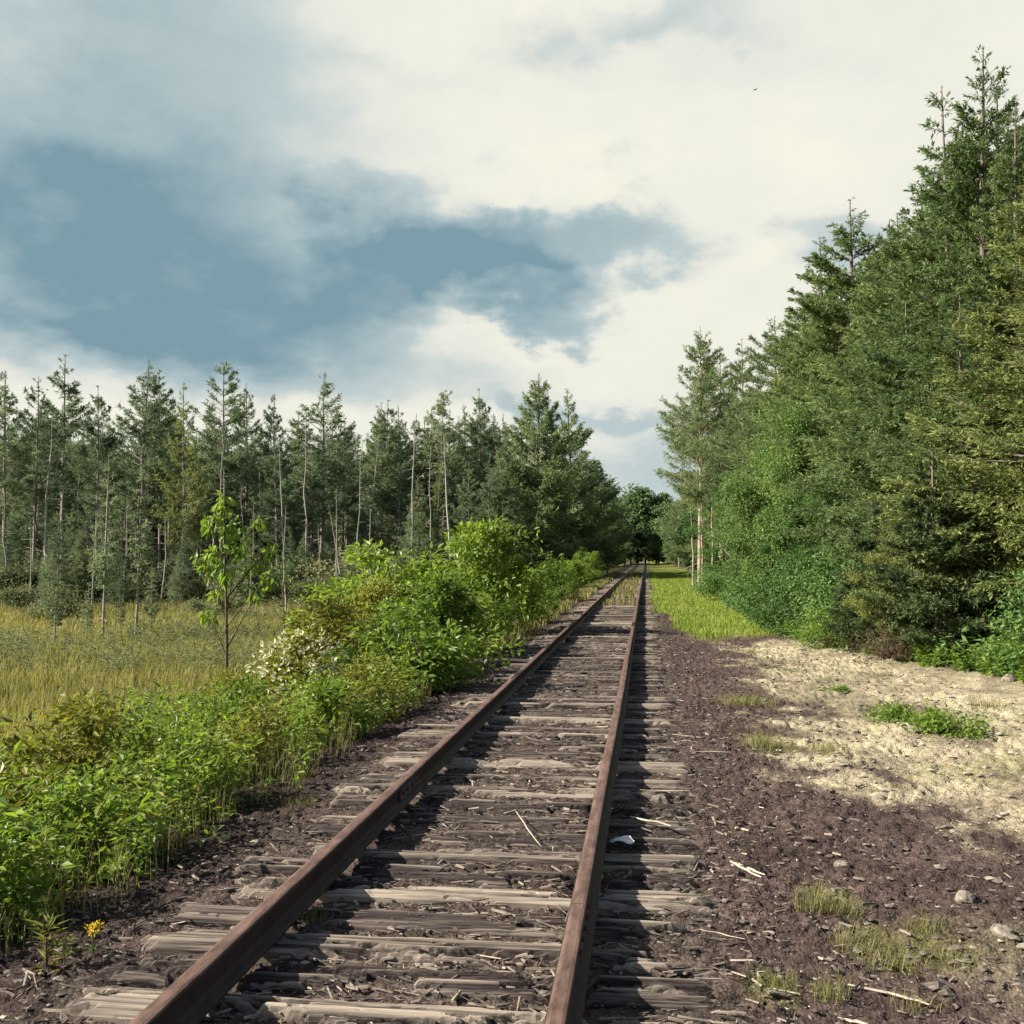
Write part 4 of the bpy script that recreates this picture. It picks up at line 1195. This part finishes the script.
# white scrap by the rail
r = np.random.default_rng(9)
nx_, ny_ = 12, 8
U, V = np.meshgrid(np.linspace(-1, 1, nx_), np.linspace(-1, 1, ny_), indexing='ij')
wv = .025 + .035 * (1 - np.abs(U)) + (fbm(U * 3, V * 3, 93, 3) - .5) * .05
top = np.stack([U * .11 + .01 * V, V * .04 * (1.15 - .5 * U ** 2) + .015 * np.sin(U * 5), wv], -1).reshape(-1, 3)
vid = np.arange(nx_ * ny_).reshape(nx_, ny_)
q = np.stack([vid[:-1, :-1], vid[1:, :-1], vid[1:, 1:], vid[:-1, 1:]], -1).reshape(-1, 4)
loop = np.concatenate([vid[:, 0], vid[-1, 1:], vid[-2::-1, -1], vid[0, -2:0:-1]]); nl = len(loop); a = np.arange(nl); b = (a + 1) % nl
N0 = nx_ * ny_
x, y = G(619, 841, 0)
o = link('scrap', make_mesh('scrap', np.concatenate([top, top - [0, 0, .006]]), np.concatenate([q, q[:, ::-1] + N0, np.stack([loop[b], loop[a], N0 + loop[a], N0 + loop[b]], 1)]), None, M['paper']),
         None, (x + .02, y, -.02), (.15, -.1, -.5), .75)
tag(o, 'crumpled white scrap lying at the shadow edge beside the rail', 'scrap')
# small rock
def rock(seed, rad):
    r = np.random.default_rng(seed)
    nu, nv = 12, 8
    th = np.linspace(0, 2 * np.pi, nu, endpoint=False); ph = np.linspace(.02, np.pi - .02, nv)
    T, Pp = np.meshgrid(th, ph, indexing='ij')
    rr = rad * (.8 + .5 * fbm(np.cos(T) * 1.5 + 5, np.sin(T) * 1.5 + Pp * 1.3, seed, 3))
    v = np.stack([rr * np.sin(Pp) * np.cos(T) * 1.3, rr * np.sin(Pp) * np.sin(T), rr * np.cos(Pp) * .75], -1).reshape(-1, 3)
    i = np.arange(nu)[:, None]; j = np.arange(nv - 1)[None]
    q = np.stack([i * nv + j, i * nv + j + 1, ((i + 1) % nu) * nv + j + 1, ((i + 1) % nu) * nv + j], -1).reshape(-1, 4)
    return make_mesh('rock', v, q, None, M['stone'], False, tint=np.clip(.3 + .3 * np.random.default_rng(seed).normal(0, .3, len(v)), 0, 1))


for i, (px, py, rad, lab) in enumerate(((842, 869, .035, 'small grey rock lying alone above the dry tufts'), (965, 905, .05, 'pale stone among the rubble in the lower right'), (1002, 935, .05, 'pale stone near the right border of the rubble'),
                                        (880, 800, .04, 'pale stone at the lower edge of the sandy crust'), (1010, 690, .10, 'flat stone slab end jutting at the foot of the right wood'))):
    x, y = G(px, py, -.12)
    o = link('rock', rock(850 + i, rad), None, (x, y, float(full_z(np.array([x]), np.array([y]))[0]) + rad * .25), (0, 0, i)); tag(o, lab, 'rock', 'single rocks on the shoulder')
# discarded dark log by the ties
k = 14; s = np.linspace(-.5, .5, k)
p = np.stack([s * 1.5, .06 * np.sin(s * 4), .09 + .02 * np.cos(s * 7)], 1)
v, q = tubes(p[None], (.10 * (1 + .25 * (fbm(s * 8, s * 0, 97, 3) - .5)))[None], 9)
n0 = len(v)
caps = [[0, 1, 2, 3], [0, 3, 4, 5], [0, 5, 6, 8], [n0 - 9, n0 - 8, n0 - 7, n0 - 6], [n0 - 9, n0 - 6, n0 - 5, n0 - 4], [n0 - 9, n0 - 4, n0 - 3, n0 - 1]]
x, y = G(497, 668, -.1)
o = link('log', MB().add(v, np.concatenate([q, caps]), [[6, 7, 8], [n0 - 3, n0 - 2, n0 - 1]], tint=.22).mesh('log', M['tie']), None, (x, y, -.14), (0, 0, .35)); tag(o, 'dark rotten log lying between the thicket and the tie ends', 'log')
# yellow wildflower and the long-leaved weed beside it
r = np.random.default_rng(12)
st = MB(); fl = MB(); lf = MB()
for i in range(6):
    a = r.uniform(0, 6.28); tip = np.array([np.cos(a) * .05, np.sin(a) * .05, .17 + .05 * r.random()])
    pth = np.stack([[0, 0, 0], tip * [.4, .4, .55], tip]); v, q = tubes(pth[None], np.array([[.003, .0025, .002]]), 4); st.add(v, q)
    n = 16; e = r.normal(0, .014, (n, 3)); v, q = leaves(tip + e, nrm(e), nrm(r.normal(0, 1, (n, 3))), .022, .014); fl.add(v, q, tint=np.repeat(r.random(n), 4))
    n = 6; t = r.random((n, 1)); a = r.uniform(0, 6.28, n); v, q = leaves(tip * t, np.stack([np.cos(a), np.sin(a), .2 + 0 * a], 1), np.tile([0, 0, 1.], (n, 1)), .05, .012); lf.add(v, q, tint=.5)
x, y = G(93, 962, -.1)
thing('wildflower', 'small yellow wildflower in bloom beside the dark tie end', 'flower', [('stem', st.mesh('stem', M['twig'])), ('leaves', lf.mesh('leaves', M['leaf_dark'])), ('petals', fl.mesh('petals', M['flower']))],
      (x, y, float(full_z(np.array([x]), np.array([y]))[0])), 0, .6)
wd = MB(); ws = MB()
for i in range(4):
    b = r.normal(0, .04, 3) * [1, 1, 0]; h = r.uniform(.14, .26)
    v, q = tubes(np.stack([b, b + [0, 0, h * .5], b + [r.normal(0, .03), r.normal(0, .03), h]])[None], np.array([[.004, .003, .002]]), 4); ws.add(v, q)
    n = 14; a = r.uniform(0, 6.28, n); z = r.random(n) * h
    v, q = leaves(np.stack([0 * a + b[0], 0 * a + b[1], z], 1), np.stack([np.cos(a), np.sin(a), .35 + 0 * a], 1), np.tile([0, 0, 1.], (n, 1)), r.uniform(.07, .13, n), .018); wd.add(v, q, tint=np.repeat(r.random(n), 4))
x, y = G(45, 985, -.15)
thing('weed', 'long-leaved weed growing in the dark gravel left of the yellow flower', 'weed', [('stems', ws.mesh('stems', M['twig'])), ('leaves', wd.mesh('leaves', M['leaf_olive']))], (x, y, float(full_z(np.array([x]), np.array([y]))[0])))
# bird
def bird():
    s = np.linspace(0, 1, 9)
    p = np.stack([(s - .5) * .26, 0 * s, .01 * np.sin(s * 3)], 1)
    rad = np.array([.004, .02, .036, .042, .04, .03, .024, .024, .004])
    v, q = tubes(p[None], rad[None], 8)
    mb = MB().add(v, q)
    for sy in (-1, 1):
        w = np.array([[.03, .02 * sy, .015], [.06, .16 * sy, .075], [.0, .33 * sy, .06], [-.06, .3 * sy, .055], [-.05, .14 * sy, .06], [-.06, .02 * sy, .01]])
        mb.add(np.concatenate([w, w - [0, 0, .008]]), [[0, 1, 4, 5], [1, 2, 3, 4], [11, 10, 7, 6], [10, 9, 8, 7], [0, 1, 7, 6], [1, 2, 8, 7], [2, 3, 9, 8], [3, 4, 10, 9], [4, 5, 11, 10]])
    t = np.array([[-.1, .012, 0], [-.1, -.012, 0], [-.2, -.04, .005], [-.2, .04, .005]])
    mb.add(np.concatenate([t, t - [0, 0, .006]]), [[0, 1, 2, 3], [7, 6, 5, 4], [2, 3, 7, 6], [0, 3, 7, 4], [1, 2, 6, 5]])
    return mb.mesh('bird', M['bird'], True)


Y = 55
o = link('bird', bird(), None, (PX(755, Y, 90), Y, top_z(755, 90, Y)), (.2, .1, .5), .6); tag(o, 'tiny dark bird flying high against the bright cloud', 'bird')

# ------------------------------------------------------------------ camera
cam = bpy.data.cameras.new('camera'); co = bpy.data.objects.new('camera', cam); COL.objects.link(co)
co.location = (0, 0, EYE); co.rotation_euler = (math.pi / 2 + PITCH, 0, YAW)
cam.sensor_width = 36; cam.lens = F_PX / 1024 * 36; cam.clip_start = .05; cam.clip_end = 4000
scene.camera = co

# ------------------------------------------------------------------ light
EXPO = 1.18
SUN_EL = R(33.5); SUN_DIR = np.array([-.975, -.22])   # towards the sun, on plan
sun = bpy.data.lights.new('sun', 'SUN'); sun.energy = 5.0; sun.angle = R(.53); sun.color = (1, .925, .80)
so = bpy.data.objects.new('sun', sun); COL.objects.link(so)
from mathutils import Vector
so.rotation_euler = Vector((SUN_DIR[0] * math.cos(SUN_EL), SUN_DIR[1] * math.cos(SUN_EL), math.sin(SUN_EL))).to_track_quat('Z', 'Y').to_euler()

w = bpy.data.worlds.new('World'); scene.world = w; w.use_nodes = True
nt = w.node_tree; nt.nodes.clear(); N, L = nt.nodes.new, nt.links.new
out = N('ShaderNodeOutputWorld'); bg = N('ShaderNodeBackground'); bg.inputs['Strength'].default_value = .05
L(bg.outputs[0], out.inputs[0])
sky = N('ShaderNodeTexSky'); sky.sky_type = 'NISHITA'; sky.sun_disc = False; sky.sun_elevation = SUN_EL
sky.sun_rotation = math.atan2(SUN_DIR[0], SUN_DIR[1])
sky.air_density = 1.2; sky.dust_density = 2.0
tc = N('ShaderNodeTexCoord')


def mth(op, a, b=None, c=None, clamp=False):
    n = N('ShaderNodeMath'); n.operation = op; n.use_clamp = clamp
    for i, v in enumerate((a, b, c)):
        if v is None: continue
        if isinstance(v, (int, float)): n.inputs[i].default_value = v
        else: L(v, n.inputs[i])
    return n.outputs[0]


def smooth(v, a, b):
    n = N('ShaderNodeMapRange'); n.interpolation_type = 'SMOOTHSTEP'
    L(v, n.inputs[0]); n.inputs[1].default_value = a; n.inputs[2].default_value = b
    return n.outputs[0]


sx = N('ShaderNodeSeparateXYZ'); L(tc.outputs['Generated'], sx.inputs[0])
az = mth('ARCTAN2', sx.outputs[0], sx.outputs[1]); el = mth('ARCSINE', sx.outputs[2])
cv = N('ShaderNodeCombineXYZ'); L(mth('MULTIPLY', az, 1.0), cv.inputs[0]); L(mth('MULTIPLY', el, 1.7), cv.inputs[1])


def noise(scale, detail, off, rough=.55):
    n = N('ShaderNodeTexNoise'); n.inputs['Scale'].default_value = scale; n.inputs['Detail'].default_value = detail; n.inputs['Roughness'].default_value = rough
    m = N('ShaderNodeMapping'); m.inputs['Location'].default_value = off; L(cv.outputs[0], m.inputs[0]); L(m.outputs[0], n.inputs['Vector'])
    return n.outputs[0]


nA, nB, nC = noise(5, 7, (0, 0, 0)), noise(5, 7, (7.3, 2.1, 4)), noise(13, 7, (3, 9, 1))
azw = mth('ADD', az, mth('MULTIPLY', mth('SUBTRACT', nA, .5), .34))
elw = mth('ADD', el, mth('MULTIPLY', mth('SUBTRACT', nB, .5), .20))
azw = mth('ADD', azw, mth('MULTIPLY', mth('SUBTRACT', nC, .5), .10))
elw = mth('ADD', elw, mth('MULTIPLY', mth('SUBTRACT', noise(15, 8, (1, 4, 8), .6), .5), .06))


def blob(px, py, rx, ry, k, soft=.35):
    a = math.atan((px - 512) / F_PX) - YAW; e = math.atan((555 - py) / F_PX)
    dx = mth('DIVIDE', mth('SUBTRACT', azw, a), rx / F_PX); dy = mth('DIVIDE', mth('SUBTRACT', elw, e), ry / F_PX)
    d = mth('SQRT', mth('ADD', mth('MULTIPLY', dx, dx), mth('MULTIPLY', dy, dy)))
    return mth('MULTIPLY', smooth(d, 1.3, soft), k)


D = None
for bb in ((20, 270, 330, 110, .55, .1), (250, 310, 200, 75, .48, .1), (560, 245, 140, 48, .55, .5), (430, 240, 120, 60, .42, .4), (385, 275, 110, 60, .3, .2), (500, 290, 70, 45, .3, .4), (535, 318, 80, 30, .55, .5), (200, 110, 220, 170, .42, .1), (-20, 120, 220, 170, .3, .0),
           (60, 230, 280, 60, .2, .0), (300, 320, 120, 50, .22, .0), (600, 412, 130, 22, .3), (850, 240, 80, 45, .28, .5), (640, 480, 170, 70, .36, .1), (60, 335, 150, 30, .2, .0), (760, 30, 260, 60, .10, .0), (960, 330, 200, 120, .12, .0), (120, 352, 280, 36, .36, .0), (640, 10, 120, 40, .2), (420, 35, 90, 30, .10, .0), (300, 392, 380, 40, .34, .0)):
    b_ = blob(*bb)
    D = b_ if D is None else mth('ADD', D, b_)
D = mth('MULTIPLY', D, mth('ADD', mth('MULTIPLY', nC, .6), .7))
D = mth('ADD', D, mth('MULTIPLY', mth('ADD', mth('MULTIPLY', mth('SUBTRACT', noise(9, 8, (2, 5, 3), .6), .48), .8), mth('SUBTRACT', nA, .34)), .30), clamp=True)
cr = N('ShaderNodeValToRGB'); L(D, cr.inputs[0])
els = cr.color_ramp.elements
cols = [(0, (.91, .90, .78)), (.2, (.79, .80, .73)), (.4, (.52, .61, .62)), (.7, (.35, .47, .51)), (1.0, (.205, .335, .405))]
els[0].position, els[0].color = cols[0][0], (*cols[0][1], 1); els[1].position, els[1].color = cols[-1][0], (*cols[-1][1], 1)
for p_, c_ in cols[1:-1]:
    e_ = els.new(p_); e_.color = (*c_, 1)
cs = N('ShaderNodeVectorMath'); cs.operation = 'SCALE'; L(cr.outputs[0], cs.inputs[0]); cs.inputs['Scale'].default_value = 20.0 / 2 ** EXPO
# cloud bank kept to the view; unseen sky made dimmer to hold down ambient fill
front = mth('MULTIPLY', smooth(mth('ABSOLUTE', mth('ADD', azw, .13)), 1.25, .75), smooth(elw, .95, .62))
mx = N('ShaderNodeMix'); mx.data_type = 'RGBA'; L(front, mx.inputs[0]); L(sky.outputs[0], mx.inputs[6]); L(cs.outputs[0], mx.inputs[7])
L(mx.outputs[2], bg.inputs[0])

# ------------------------------------------------------------------ render settings
scene.render.engine = 'CYCLES'
scene.view_settings.view_transform = 'Standard'
try: scene.view_settings.look = 'None'
except Exception: pass
scene.view_settings.exposure = EXPO; scene.view_settings.gamma = 1
c = scene.cycles
c.max_bounces = 5; c.diffuse_bounces = 3; c.glossy_bounces = 2; c.transmission_bounces = 3; c.transparent_max_bounces = 4
c.use_denoising = True; c.caustics_reflective = False; c.caustics_refractive = False
c.sample_clamp_indirect = 4
